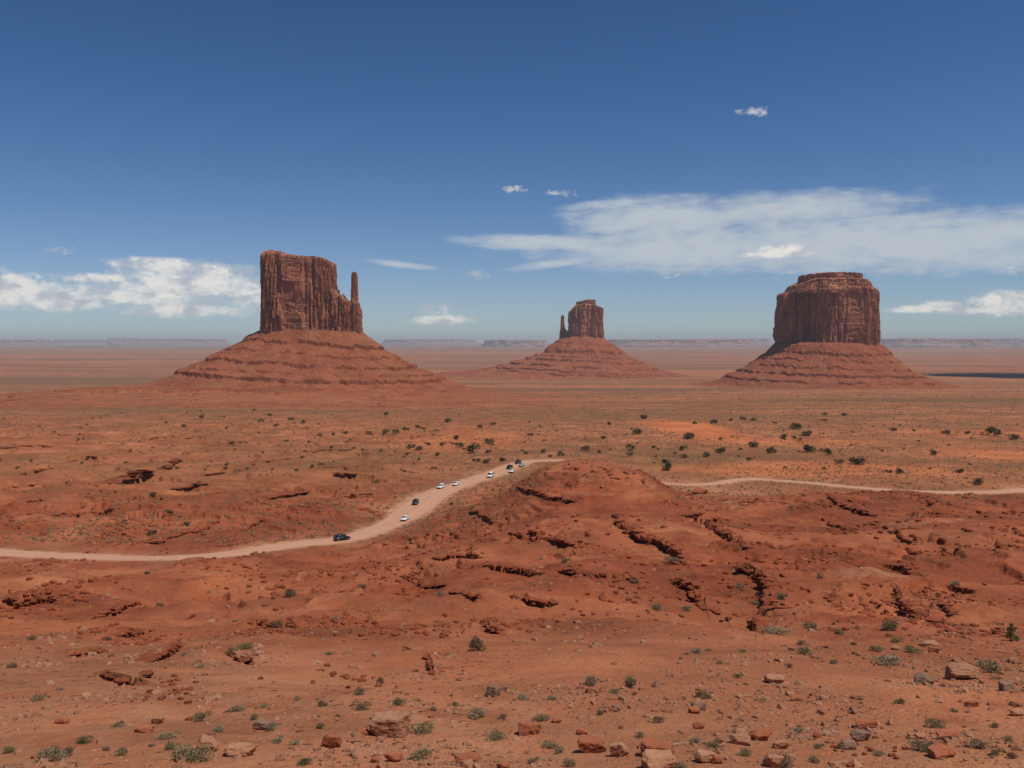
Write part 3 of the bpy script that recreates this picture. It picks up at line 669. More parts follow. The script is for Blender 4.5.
# West butte with its thumb
Yw = 1800.; X_, Z_ = cv(Yw, 314)
bw = root('butte', ((314 - CX) * 2.0, Yw, 0), 'tall broad red sandstone butte with a slim thumb spire on its right side', 'butte', 'sandstone buttes on the plain')
Lr = [0, 96, 101, 144, 208, 268, 290, 345, 430, 600]; Lz = [26, 25, 22, -2, -37, -64, -76, -93, -114, -145]
Rr = [0, 98, 104, 134, 190, 222, 270, 318, 420, 600]; Rz = [20, 16, 10, -13, -47, -62, -80, -101, -122, -150]
obj('talus_slope', talus_mesh('west_talus', Lr, Lz, Rr, Rz, [(136, 7, .75), (172, 4, .4), (206, 6.5, .6), (238, 4, .4), (262, 7.5, .75), (300, 4, .3), (330, 4, .5), (352, 3.5, .5), (372, 3.5, .5), (396, 3, .5)], .56, 520, 40, 480, 1100, 3, 1.6), bw)
mc = obj('cliff', cliff_mesh('west_cliff', 67, 46, -8, [(-80, 158), (-70, 166), (-64, 173), (-45, 175), (-24, 173), (-20, 167), (3, 165), (43, 164), (58, 160), (66, 155), (80, 150)], 3.6, .05, 4.2, 24, 6, seed=2, capnoise=2.5), bw, (X_(299.5) + 0, 0, 0))
obj('shoulder', cliff_mesh('west_shoulder', 22, 28, -8, [(-40, 104), (-12, 100), (-8, 90), (-2, 86), (2, 90), (6, 82), (16, 76), (40, 66)], 3, .07, 3.5, 26, 3, 300, 80, seed=5, capnoise=6, beds=.2, foot=.06), bw, (X_(342.5), -2, 0))
obj('spire', cliff_mesh('west_thumb', 4.7, 6, 10, [(-9, 132), (-3, 136), (3, 135), (9, 128)], 2.6, .8, 1.0, 10, .8, 140, 120, seed=6, capnoise=1, beds=.45, foot=.5), bw, (X_(355.6), -4, 0))
obj('spire_base', cliff_mesh('west_thumb_base', 8, 20, -14, [(-20, 78), (-6, 82), (4, 74), (10, 48), (20, 36)], 2.6, .35, 2.2, 18, 2, 220, 80, seed=8, capnoise=2, beds=.35, foot=.25), bw, (X_(357), -3, 0))
obj('cap_rock', cliff_mesh('west_cap', 26, 26, 160, [(-40, 173), (-20, 175), (-8, 177), (10, 172), (22, 168), (40, 166)], 2.8, .02, 1.5, 20, 2, 240, 20, seed=9, capnoise=1.5, beds=.4, foot=.03), bw, (X_(279), 2, 0))

# East butte
Ye = 3600.; X_, Z_ = cv(Ye, 584)
be = root('butte', ((584 - CX) * 4.0, Ye, 0), 'small distant red butte with a thin spire on its left, centre of the horizon', 'butte', 'sandstone buttes on the plain')
Lr = [0, 70, 100, 142, 164, 262, 350, 450, 700]; Lz = [30, 18, 4, -26, -50, -82, -106, -124, -146]
Rr = [0, 80, 104, 188, 282, 350, 450, 700]; Rz = [24, 10, -10, -68, -112, -134, -146, -160]
obj('talus_slope', talus_mesh('east_talus', Lr, Lz, Rr, Rz, [(120, 5, .3), (160, 9, .5), (200, 6, .4), (235, 9, .5), (290, 9, .5), (350, 7, .5), (400, 7, .5)], .8, 620, 30, 260, 600, 13, 5), be)
obj('cliff', cliff_mesh('east_cliff', 62, 50, -10, [(-80, 100), (-66, 112), (-50, 130), (-38, 142), (-10, 144), (30, 142), (44, 138), (60, 130), (80, 120)], 3.2, .08, 5, 20, 6, 360, 80, seed=12, capnoise=4), be, (X_(585.5), 0, 0))
obj('cap_rock', cliff_mesh('east_cap', 33, 30, 136, [(-50, 152), (-20, 156), (0, 162), (30, 162), (50, 160)], 2.8, .03, 4, 14, 4, 200, 24, seed=14, capnoise=4, beds=.3, foot=.02), be, (X_(586), 0, 0))
obj('spire', cliff_mesh('east_thumb', 4.5, 6, 0, [(-9, 92), (0, 104), (9, 88)], 2.4, 1.0, 2, 10, 1.5, 120, 60, seed=15, capnoise=1, beds=.5, foot=.6), be, (X_(562.6), 0, 0))
obj('shoulder', cliff_mesh('east_shoulder', 12, 14, -10, [(-16, 52), (-4, 56), (4, 40), (16, 36)], 2.6, .3, 2.5, 10, 2, 140, 40, seed=16), be, (X_(565), 0, 0))

# Broad butte at right
Ym = 2400.; s_ = Ym / F; X_, Z_ = cv(Ym, 828)
bm = root('butte', ((828 - CX) * s_, Ym, 0), 'massive blocky red butte without a spire, at right', 'butte', 'sandstone buttes on the plain')
Lr = [0, 130, 141, 158, 194, 226, 266, 300, 400, 600]; Lz = [-4, -6, -12, -32, -57, -78, -95, -115, -130, -150]
Rr = [0, 128, 138, 166, 206, 246, 288, 340, 600]; Rz = [-4, -9, -16, -45, -79, -97, -112, -124, -150]
obj('talus_slope', talus_mesh('right_talus', Lr, Lz, Rr, Rz, [(158, 7, .7), (180, 5, .25), (205, 5, .4), (236, 6.5, .75), (272, 5, .4)], .9, 560, 60, 400, 1000, 23, 2.6), bm)
obj('cliff', cliff_mesh('right_cliff', 80, 75, -30, [(-110, 132), (-80, 133), (0, 139), (70, 134), (84, 127), (120, 120)], 3.4, .07, 4.0, 22, 7, 560, 110, seed=22, capnoise=2), bm, (X_(837), -26, 0))
obj('cliff_block', cliff_mesh('right_left_cliff', 42, 58, -30, [(-60, 122), (-42, 127), (-20, 129), (60, 136)], 3.2, .10, 6.5, 20, 8, 420, 110, seed=25, capnoise=2), bm, (X_(800), 28, 0))
obj('upper_tier', cliff_mesh('right_upper', 95, 86, 122, [(-120, 142), (-98, 143), (-84, 150), (-60, 160), (40, 161), (70, 158), (95, 147), (120, 138)], 2.8, .10, 3.0, 26, 5, 460, 50, seed=27, capnoise=2.0, beds=.95, foot=.075, ctop=0), bm, (X_(827.5), -2, 0))
obj('cap_rock', cliff_mesh('right_cap', 74, 62, 156, [(-100, 171), (-60, 173), (-40, 176), (0, 177), (60, 175), (90, 172)], 3.0, .02, 3.0, 26, 5, 360, 40, seed=29, capnoise=2.0, beds=.5, foot=.02), bm, (X_(828), -4, 0))

# distant mesas, each at its own distance
MESA = [(175, 100, 336.5, 30000, 'long pale blue mesa on the horizon left of the thumb butte'), (88, 60, 338, 34000, 'faint low mesa near the left edge of the horizon'), (125, 14, 334.6, 29000, 'tiny knob-topped butte on the left horizon'),
        (15, 60, 338, 26000, 'low bluish bluff at the far left edge of the horizon'), (430, 90, 337.5, 30000, 'bluish mesa on the horizon right of the thumb butte'), (515, 60, 338.5, 22000, 'low mauve mesa left of the small distant butte'),
        (680, 140, 337.2, 21000, 'long pinkish mesa line right of the small distant butte'), (738, 60, 335.8, 30000, 'slightly taller purple mesa beside the broad butte'), (930, 110, 336, 20000, 'pinkish mesa line right of the broad butte'),
        (915, 16, 334.6, 24000, 'small distant butte just right of the broad butte'), (1000, 80, 335.6, 25000, 'flat purple mesa at the right edge of the horizon'), (-120, 120, 336.5, 30000, 'long mesa beyond the left edge'), (1160, 130, 335.8, 24000, 'long mesa beyond the right edge')]
for i, (px, w, py, Y, lb) in enumerate(MESA):
    s = Y / F; py = 340.6 + (py - 340.6) * .45; zt = -(py - HOR) * s; hw = w * s * .5
    me = cliff_mesh('mesa', hw, max(900, hw * .25), -165, [(-hw, zt * .9), (-hw * .4, zt), (0, zt * .96), (hw * .5, zt), (hw, zt * .8)], 2.4, .03 if w > 20 else .3, 22, 30, 90 if w > 30 else 40, 220, 14, seed=40 + i, capnoise=6, beds=.6, foot=.06, mat=M['mesa'])
    tag(obj('mesa', me, loc=((px - CX) * s, Y, 0)), lb, 'mesa', 'mesas along the horizon')

# ------------------------------------------------------------------ rocks
def ico(sub):
    bm = bmesh.new(); bmesh.ops.create_icosphere(bm, subdivisions=sub, radius=1); v = np.array([p.co[:] for p in bm.verts]); f = np.array([[q.index for q in p.verts] for p in bm.faces]); bm.free(); return v, f
ICO2, ICO3, ICO4 = ico(2), ico(3), ico(4)
def rock_pts(ic, rs, size, boxy=.6, jit=.06):
    v, f = ic; n = rs.randint(12, 20); N = rs.normal(size=(n, 3)); N /= np.linalg.norm(N, axis=1)[:, None]
    D = rs.uniform(.68, 1.0, n)
    ax = np.array([[1, 0, 0], [-1, 0, 0], [0, 1, 0], [0, -1, 0], [0, 0, 1], [0, 0, -1]], float) + rs.normal(scale=.13, size=(6, 3)); ax /= np.linalg.norm(ax, axis=1)[:, None]
    N = np.vstack([N, ax]); D = np.r_[D, np.full(6, 1 - .38 * boxy)]
    dots = v @ N.T; rr = np.min(np.where(dots > .05, D[None, :] / np.maximum(dots, .05), 9), 1); rr = np.minimum(rr, 1.35)
    o = rs.rand() * 50
    rr = rr * (1 + jit * (fbm(v[:, 0] * 3 + o, v[:, 1] * 3 + v[:, 2] * 2.2, 4, 2) * 2 - .5 * np.clip(1 - 8 * np.abs(gn(v[:, 2] * 4 + o + .4 * v[:, 0], v[:, 1] + o)), 0, 1)))
    p = v * rr[:, None]; p = p / (1 - .38 * boxy + .0) * .92
    return p * np.array(size)[None, :] * .5, f
def rock_mesh(name, ic, seed, size, mat, boxy=.6):
    rs = np.random.RandomState(seed); p, f = rock_pts(ic, rs, size, boxy); return mesh_np(name, p, f, mat, False)

def build_ledges():
    for li, ((pts, h, ov, lb), w) in enumerate(zip(LEDGES, LW)):
        rs = np.random.RandomState(100 + li); Vs, Fs, k = [], [], 0
        wd = catmull(w, 12); seg = np.hypot(*np.diff(wd, axis=0).T); s = np.r_[0, np.cumsum(seg)]; L = s[-1]; q = 0.0
        step0 = np.clip(h * .5, .4, 1.4) if ov < 1.2 else np.clip(h * .75, .6, 2.0)
        sgn = 1
        while q < L:
            x = np.interp(q, s, wd[:, 0]); y = np.interp(q, s, wd[:, 1]); x2 = np.interp(min(q + 1, L + .01), s, wd[:, 0]); y2 = np.interp(min(q + 1, L + .01), s, wd[:, 1])
            a = math.atan2(y2 - y, x2 - x) if q + .5 < L else a
            nx, ny = -math.sin(a) * sgn, math.cos(a) * sgn       # towards the high side
            ef = min(1, min(q, L - q) / L * 6 + .35)
            layers = 1 if ov > 1.2 else rs.choice([1, 2, 2, 3])
            for ly in range(layers):
                if ov < 1.2 and rs.rand() < .14: continue
                lx = step0 * rs.uniform(.8, 2.2) * (1.7 if ov > 1.2 else 1); dp = rs.uniform(1.2, 2.2) * step0 + ov * 1.3; hh = h * ef * rs.uniform(.4, .8) * (1.1 / layers) * (.42 if ov > 1.2 else 1.0)
                off = dp * .5 - ov * rs.uniform(.5, 1.1) - (0 if ly == 0 else -.3 * ov)
                p, f = rock_pts(ICO2, rs, (lx, dp, hh), .6, .09)
                aa = a + rs.normal() * .4; ca, sa = math.cos(aa), math.sin(aa)
                tilt = rs.normal() * .12
                P = np.stack([p[:, 0] * ca - p[:, 1] * sa, p[:, 0] * sa + p[:, 1] * ca, p[:, 2] + p[:, 0] * tilt], 1)
                cx, cy = x + nx * off + rs.normal() * .18 * h, y + ny * off + rs.normal() * .18 * h
                zt = float(H(np.array([x + nx * 1.2]), np.array([y + ny * 1.2]))[0])
                cz = zt - hh * .5 + rs.uniform(-.05, .16) * h - ly * hh * .95
                Vs.append(P + np.array([cx, cy, cz])); Fs.append(f + k); k += len(p)
            q += step0 * rs.uniform(.45, 1.0) * (1.5 if ov > 1.2 else 1)
        V = np.vstack(Vs); c = np.array([w[:, 0].mean(), w[:, 1].mean(), V[:, 2].mean()])
        o = obj('rock_ledge', mesh_np('rock_ledge', V - c, np.vstack(Fs), M['ledge'], False), loc=c)
        tag(o, lb, 'rock ledge', 'thin ledges on the left plain' if lb == THIN else 'rock ledges on the red slopes')
build_ledges()

LAB = set()
def uniq(cands):
    for c in cands:
        if c not in LAB: LAB.add(c); return c
    return None
# name: (px, py of base centre, width px, height/width, material, label)
BOULD = [
    (387, 738, 44, .62, 'tan', 'large tan slab boulder with shadow under its front edge', 'the large tan slab boulder'),
    (361, 736, 15, .55, 'redrock', 'dark knob of rock touching the left end of the large tan slab boulder', None),
    (493, 697, 17, .8, 'grey', 'squarish grey boulder standing alone at the foot of the slope', 'the squarish grey boulder'),
    (967, 680, 33, .50, 'tan', 'big pale tan boulder, wedge shaped, on smooth sand at right', 'the big pale tan boulder'),
    (927, 685, 20, .62, 'grey', 'rounded purple-grey boulder left of the big pale tan one', 'the rounded purple-grey boulder'),
    (1010, 691, 17, .6, 'grey', 'purple-grey boulder right of the big pale tan one', None),
    (238, 757, 32, .42, 'tan', 'flat tan slab, right one of a pair by a green bush', 'the pair of flat slabs'),
    (205, 752, 26, .55, 'tan', 'tilted tan rock, left one of a pair by a green bush', None),
    (330, 748, 21, .72, 'redrock', 'squat reddish boulder left of the large tan slab boulder', 'the squat reddish boulder'),
    (260, 730, 17, .6, 'grey', 'greyish rock with brush beside it above the pair of slabs', None),
    (530, 735, 24, .6, 'redrock', 'rounded brown rock in the centre foreground', 'the rounded brown rock'),
    (557, 723, 11, .5, 'redrock', 'small rock just right of and above the rounded brown rock', None),
    (592, 753, 27, .6, 'redrock', 'broad reddish tan boulder, left one of two touching', 'the two touching boulders'),
    (619, 757, 19, .8, 'tan', 'rounded tan boulder, right one of two touching', None),
    (659, 757, 34, .52, 'redrock', 'tilted slab with a deep black shadow under its left side', 'the tilted shadowed slab'),
    (661, 771, 40, .45, 'tan', 'pale slab cut by the bottom edge, below the tilted shadowed slab', None),
    (466, 764, 24, .4, 'redrock', 'flat low reddish rock near the bottom edge left of centre', 'the flat low reddish rock'),
    (504, 769, 13, .5, 'redrock', 'small red rock at the bottom edge, right of the flat low one', None),
    (394, 762, 18, .5, 'redrock', 'rough reddish rock below the large tan slab boulder', None),
    (695, 714, 12, .7, 'redrock', 'upper of two stacked-looking rocks right of centre', None),
    (699, 729, 12, .7, 'redrock', 'lower of two stacked-looking rocks right of centre', None),
    (776, 684, 22, .5, 'tan', 'pale rough rock with a spiky dead branch', 'the pale rough rock'),
    (797, 701, 13, .5, 'redrock', 'small dark red rock below the pale rough rock', None),
    (974, 707, 13, .5, 'redrock', 'small dark slanting rock below the big pale tan boulder', None),
    (1019, 716, 15, .45, 'tan', 'flat rock at the right edge with shadow', None),
    (700, 711, 17, .6, 'grey', 'greyish rock beside the two stacked-looking rocks', 'the greyish rock right of centre'),
    (742, 745, 22, .5, 'tan', 'left rock of a loose row of pale rocks', 'the row of pale rocks'),
    (762, 741, 25, .5, 'redrock', 'middle rock of a loose row of pale rocks', None),
    (782, 749, 17, .5, 'tan', 'right rock of a loose row of pale rocks', None),
    (868, 729, 20, .45, 'redrock', 'flat red rock above the rubble heap at right', 'the flat red rock'),
    (863, 741, 22, .5, 'grey', 'rough brown-grey rock just below the flat red rock', None),
    (849, 750, 17, .6, 'grey', 'round grey rock left of the rough brown-grey rock', None),
    (706, 763, 23, .6, 'tan', 'pale boulder near the bottom edge right of the tilted shadowed slab', None),
    (718, 764, 11, .8, 'redrock', 'dark upright rock beside the pale boulder near the bottom', None),
    (776, 768, 22, .65, 'tan', 'pale upright boulder at the bottom edge beside a bush', None),
    (952, 740, 24, .4, 'redrock', 'flat slab between two grey bushes at lower right', 'the flat slab at lower right'),
    (946, 758, 28, .4, 'redrock', 'low slab at the bottom, below the flat slab at lower right', None),
    (932, 647, 20, .3, 'tan', 'thin tan slab on the sandy slope above the big pale tan boulder', None),
    (937, 652, 14, .4, 'redrock', 'small red slab just below the thin tan slab', None),
    (922, 739, 12, .5, 'tan', 'small pale rock left of the flat slab at lower right', None),
    (582, 735, 13, .5, 'redrock', 'small reddish rock above the two touching boulders', None),
    (896, 650, 9, .6, 'tan', 'little bright rock on the sand below a green bush', None),
    (781, 745, 0, .3, 'tan', None, None),
    (156, 724, 13, .5, 'tan', 'pale rock in the lower left hollow', 'the pale rock at lower left'),
    (38, 698, 13, .5, 'redrock', 'half-buried rock at the far left of the sandy bowl', None),
    (376, 763, 12, .5, 'redrock', 'small rock at the bottom left of the rough reddish rock', None),
    (143, 733, 18, .4, 'redrock', 'low dark rock at the rim of the sandy bowl at lower left', None),
    (60, 724, 15, .45, 'redrock', 'dark low rock at lower left near the frame edge', None),
    (905, 608, 11, .9, 'redrock', 'upright dark block by the stepped ledge at right', None),
    (913, 618, 12, 1.0, 'redrock', 'larger upright dark block by the stepped ledge at right', None),
    (795, 500, 20, .35, 'redrock', None, None),
    (701, 494, 19, .35, 'redrock', 'long flat rock just below the left end of the right-hand road', None),
]
BOULD = [b for b in BOULD if b[5] and b[2]]
bp, bz = place([b[0] for b in BOULD], [b[1] for b in BOULD])
ANCH = [(b[0], b[1] - b[2] * b[3] * .5, b[6]) for b in BOULD if b[6]]
for i, b in enumerate(BOULD):
    x, y = bp[i]; s = math.hypot(y, bz[i]) / F; w = b[2] * s
    w *= .93; me = rock_mesh('boulder', ICO4, 300 + i, (w, w * .72, w * b[3] * 1.0), M[b[4]], .42)
    o = obj('boulder', me, loc=(x, y + w * .3, bz[i] + w * b[3] * .26), rot=(random.uniform(-.08, .08), random.uniform(-.1, .1), random.uniform(-.3, .3)))
    LAB.add(b[5]); tag(o, b[5], 'boulder', 'boulders on the foreground slope')

# ------------------------------------------------------------------ bushes
def leaves(rs, centers, radii, n, size, flat_=.75):
    """n small blades spread through clumps"""
    c = rs.randint(0, len(centers), n); d = rs.normal(size=(n, 3)); d /= np.linalg.norm(d, axis=1)[:, None]
    r = np.array(radii)[c] * rs.uniform(.35, 1, n) ** .6; r = r * (1 + .18 * rs.normal(size=n))
    p = np.array(centers)[c] + d * r[:, None] * np.array([1, 1, flat_]); p[:, 2] = np.maximum(p[:, 2], .01)
    a = rs.normal(size=(n, 3)); a /= np.linalg.norm(a, axis=1)[:, None]; a = a + d * .8 + np.array([0, 0, .5]); a /= np.linalg.norm(a, axis=1)[:, None]
    b_ = np.cross(a, rs.normal(size=(n, 3))); b_ /= np.linalg.norm(b_, axis=1)[:, None]
    sz = size * rs.uniform(.6, 1.4, n)[:, None]
    V = np.stack([p - b_ * sz * .4, p + b_ * sz * .4, p + a * sz * 1.3], 1).reshape(-1, 3); return V, np.arange(3 * n).reshape(-1, 3)
def bush_mesh(seed, mat, n=520, low=.55, size=.05):
    rs = np.random.RandomState(seed); k = rs.randint(4, 8)
    cs = np.c_[rs.uniform(-.27, .27, (k, 2)), rs.uniform(.08, .22, k)]; rd = rs.uniform(.14, .27, k)
    V, Fq = leaves(rs, cs, rd, n, size, low)
    # twigs
    T = []
    for _ in range(26):
        a = rs.uniform(0, 6.28); e = rs.uniform(.15, .46); t = np.array([math.cos(a) * e, math.sin(a) * e, rs.uniform(.12, .34)]); w = np.array([-math.sin(a), math.cos(a), 0]) * .012
        T += [w, -w, t]
    T = np.array(T); Fq = np.vstack([Fq, np.arange(len(T)).reshape(-1, 3) + len(V)]); V = np.vstack([V, T])
    return mesh_np('shrub', V, Fq, mat, False)
BM = {m: [bush_mesh(500 + 10 * k + j, M[m], 1100, .62 if m != 'sage' else .5, .040) for j in range(4)] for k, m in enumerate(['sage', 'olive', 'dry', 'dark'])}
BUSH = [  # px, base py, width px, height ratio, kind
    (892, 631, 20, .55, 'olive'), (810, 630, 15, .6, 'olive'), (777, 634, 26, .3, 'sage'), (838, 634, 13, .5, 'dry'), (803, 654, 14, .6, 'sage'), (802, 645, 12, .4, 'sage'),
    (878, 652, 13, .5, 'sage'), (898, 642, 13, .4, 'olive'), (913, 653, 19, .35, 'olive'), (890, 665, 29, .3, 'sage'), (994, 673, 23, .62, 'sage'), (835, 664, 10, .5, 'dry'),
    (789, 668, 8, .6, 'dark'), (706, 698, 17, .45, 'dark'), (900, 704, 12, .5, 'olive'), (939, 728, 18, .5, 'olive'), (921, 752, 27, .45, 'sage'), (981, 749, 19, .55, 'sage'),
    (998, 755, 13, .5, 'dry'), (695, 744, 13, .5, 'sage'), (714, 749, 17, .45, 'olive'), (744, 756, 15, .5, 'olive'), (787, 768, 20, .7, 'sage'), (799, 733, 15, .5, 'sage'),
    (739, 678, 10, .5, 'dark'), (698, 653, 12, .5, 'sage'), (478, 651, 18, .85, 'dark'), (420, 734, 24, .42, 'olive'), (419, 760, 26, .35, 'olive'), (494, 740, 20, .45, 'olive'),
    (550, 748, 16, .5, 'sage'), (559, 754, 12, .6, 'sage'), (541, 721, 18, .5, 'sage'), (500, 720, 11, .6, 'dark'), (476, 718, 28, .25, 'dry'), (632, 688, 15, .95, 'sage'),
    (594, 686, 17, .6, 'sage'), (615, 694, 11, .6, 'sage'), (659, 723, 12, .5, 'dark'), (396, 706, 16, .4, 'dark'), (360, 710, 18, .4, 'dark'), (362, 695, 15, .45, 'dark'),
    (381, 684, 9, .8, 'dark'), (695, 742, 0, .5, 'sage'), (286, 597, 15, .7, 'dark'), (231, 651, 15, .6, 'olive'), (245, 649, 14, .6, 'olive'), (37, 701, 14, .45, 'sage'),
    (81, 745, 16, .5, 'dark'), (43, 763, 27, .6, 'sage'), (62, 757, 16, .55, 'dark'), (7, 753, 15, .5, 'olive'), (120, 756, 14, .55, 'olive'), (201, 721, 19, .45, 'dark'),
    (191, 761, 38, .45, 'olive'), (171, 750, 14, .6, 'olive'), (219, 732, 15, .4, 'sage'), (238, 711, 16, .4, 'sage'), (251, 720, 11, .5, 'dark'), (262, 708, 9, .5, 'sage'),
    (277, 743, 13, .55, 'sage'), (273, 730, 13, .6, 'sage'), (324, 706, 12, .5, 'dark'), (296, 701, 9, .5, 'sage'), (361, 672, 0, .5, 'dark'), (363, 588, 10, .5, 'dark'),
    (162, 740, 19, .3, 'sage'), (117, 727, 14, .4, 'sage'), (277, 628, 14, .5, 'dark'), (301, 765, 16, .5, 'dark'), (319, 729, 12, .5, 'dry'), (295, 745, 12, .4, 'sage'),
    (106, 751, 10, .5, 'dry'), (352, 764, 14, .4, 'sage'), (601, 715, 12, .4, 'dry'), (640, 738, 12, .5, 'dry'), (740, 588, 10, .5, 'sage'), (783, 600, 11, .9, 'sage'), (757, 605, 11, .5, 'sage'),
    (635, 584, 10, .6, 'dark'), (673, 563, 14, .6, 'sage'), (566, 562, 9, .6, 'sage'), (655, 610, 13, .6, 'sage'), (687, 611, 11, .6, 'sage'), (440, 596, 9, .6, 'sage'), (820, 578, 9, .6, 'sage'),
    (958, 586, 13, .4, 'sage'), (941, 597, 8, .5, 'dark'), (995, 728, 10, .5, 'olive'), (1010, 742, 12, .5, 'sage'), (1015, 759, 14, .5, 'dry'), (880, 756, 12, .5, 'sage'),
    (820, 749, 12, .5, 'dry'), (816, 763, 14, .5, 'sage'), (682, 768, 14, .5, 'sage'), (569, 767, 16, .5, 'dry'), (534, 764, 14, .5, 'dry'), (434, 711, 10, .5, 'sage'), (455, 706, 9, .5, 'olive'),
    (552, 700, 12, .4, 'sage'), (523, 700, 14, .3, 'sage'), (860, 700, 9, .4, 'dry'), (742, 652, 9, .4, 'sage'), (720, 664, 9, .4, 'dry'), (955, 712, 9, .4, 'dry'), (853, 645, 7, .6, 'dark'),
    (30, 640, 9, .5, 'dark'), (12, 668, 10, .5, 'dark'), (60, 690, 9, .4, 'sage'), (200, 668, 10, .4, 'sage'), (330, 655, 9, .5, 'sage'), (160, 606, 8, .5, 'dark'), (335, 620, 8, .5, 'sage')]
BUSH = [b for b in BUSH if b[2]]
ANCH += [(1012, 633, 'the lone green juniper'), (478, 644, 'the dark round bush on the slope'), (892, 626, 'the round green bush at right'), (777, 631, 'the pale sagebrush row'),
         (238, 646, 'the twin green bushes at left'), (155, 672, 'the slanting brown ledge'), (432, 664, 'the dark rock notch'), (700, 600, 'the black-shadowed ledge end'), (770, 590, 'the steep broken ledge'),
         (230, 575, 'the sandy wash under the road'), (920, 540, 'the pale rubble'), (30, 600, 'the rubbly ledge at the left edge'), (915, 610, 'the stepped ledge at right'), (440, 588, 'the crack-like ledge')]
KN = {'sage': ('pale grey-green', 'sagebrush'), 'olive': ('fresh green', 'bush'), 'dry': ('dry brown', 'brush clump'), 'dark': ('dark olive', 'bush')}
def autolabel(px, py, w, words, big, small, anchors, skip=4):
    an = sorted(anchors, key=lambda a: (a[0] - px) ** 2 + ((a[1] - py) * 1.3) ** 2)
    an = [a for a in an if abs(a[0] - px) + abs(a[1] - py) > skip]
    size = 'large' if w >= big else ('tiny' if w <= small else 'small')
    c = []
    for a in an[:9]:
        dx, dy = px - a[0], py - a[1]; dist = math.hypot(dx, dy); adv = 'just ' if dist < 30 else ('well ' if dist > 110 else '')
        if abs(dx) > 2.2 * abs(dy): rel = 'left of' if dx < 0 else 'right of'
        elif abs(dy) > 2.2 * abs(dx): rel = 'beyond' if dy < 0 else 'in front of'; adv = adv if adv != 'well ' else 'far '
        else: rel = ('beyond and ' if dy < 0 else 'in front and ') + ('left of' if dx < 0 else 'right of')
        c.append(f'{size} {words} {adv}{rel} {a[2]}')
    return uniq(c) or uniq([c[0] + ', another'])
up, uz = place([b[0] for b in BUSH], [b[1] for b in BUSH])
for i, (px, py, w, hr, k) in enumerate(BUSH):
    x, y = up[i]; s = math.hypot(y, uz[i]) / F; W = w * s
    me = BM[k][i % 4]; sz = W / .86; zs = W * hr * .95 / .42
    o = obj('shrub' if k != 'sage' else 'sagebrush', me, loc=(x, y + W * .2, uz[i] - .02), rot=(0, 0, random.uniform(0, 6.28)), scale=(sz, sz, zs))
    tag(o, autolabel(px, py - w * hr * .5, w, ' '.join(KN[k]), 20, 10, ANCH), 'bush', 'bushes dotting the foreground slopes')
# the lone green juniper: trunk and crown
(jp, jz) = place([1011], [641]); x, y = jp[0]; s = math.hypot(y, jz[0]) / F
jr = root('juniper_tree', (x, y, jz[0] - .05), 'lone bright green juniper, two-lobed, standing on sand at the right edge', 'tree')
rs = np.random.RandomState(77)
cs = np.array([(0, 0, 1.9), (.05, .1, 1.45), (-.25, 0, 1.35), (.25, 0, 1.3), (0, 0, .85), (.35, .1, .5), (-.3, .1, .55), (.6, 0, .35), (.1, -.3, .5), (-.1, .3, .8), (.75, .1, .25)]) * (18.5 * s / 2.15)
V, Fq = leaves(rs, cs, np.array([.22, .3, .26, .26, .28, .38, .32, .28, .34, .3, .22]) * (18.5 * s / 2.15), 2600, .06, .9)
obj('crown', mesh_np('juniper_crown', V, Fq, M['green'], False), jr)
def tube(pts, rads, n=7):
    V = []
    for p, r in zip(pts, rads):
        for k in range(n): a = 6.2832 * k / n; V.append((p[0] + r * math.cos(a), p[1] + r * math.sin(a), p[2]))
    V.append(tuple(pts[-1])); Fc = grid_faces(len(pts), n, True); return np.array(V), Fc
V, Fq = tube([(0, 0, 0), (.03, 0, .4), (-.02, .02, .9), (0, 0, 1.4)], [.09, .07, .05, .02]); obj('trunk', mesh_np('juniper_trunk', V, Fq, M['bark'], True), jr)
# dead branches
for (px, py, L, lb) in [(1000, 652, 26, 'bleached curved dead branch lying on sand below the lone juniper'), (781, 686, 26, 'spiky dead branch lying against the pale rough rock'), (672, 746, 30, 'straight dead stick leaning beside the tilted shadowed slab')]:
    p, z = place([px], [py]); s = p[0][1] / F; Lm = L * s; rs = np.random.RandomState(px); V, Fs, k = [], [], 0
    for j in range(5):
        t0 = rs.uniform(-.4, .1); a = rs.uniform(-.5, .5) + (3.14 if j % 2 else 0); l = Lm * (.55 if j < 2 else .25)
        q = [(t0 * Lm * .3 + math.cos(a) * l * t, math.sin(a) * l * t, .04 + .25 * l * t * (1.3 - t) + (.05 if j else 0)) for t in np.linspace(0, 1, 6)]
        v, f = tube(q, np.linspace(.045, .012, 6), 6); V.append(v); Fs.append(f + k); k += len(v)
    tag(obj('dead_branch', mesh_np('dead_branch', np.vstack(V), np.vstack(Fs), M['wood'], True), loc=(*p[0], z[0])), lb, 'branch')

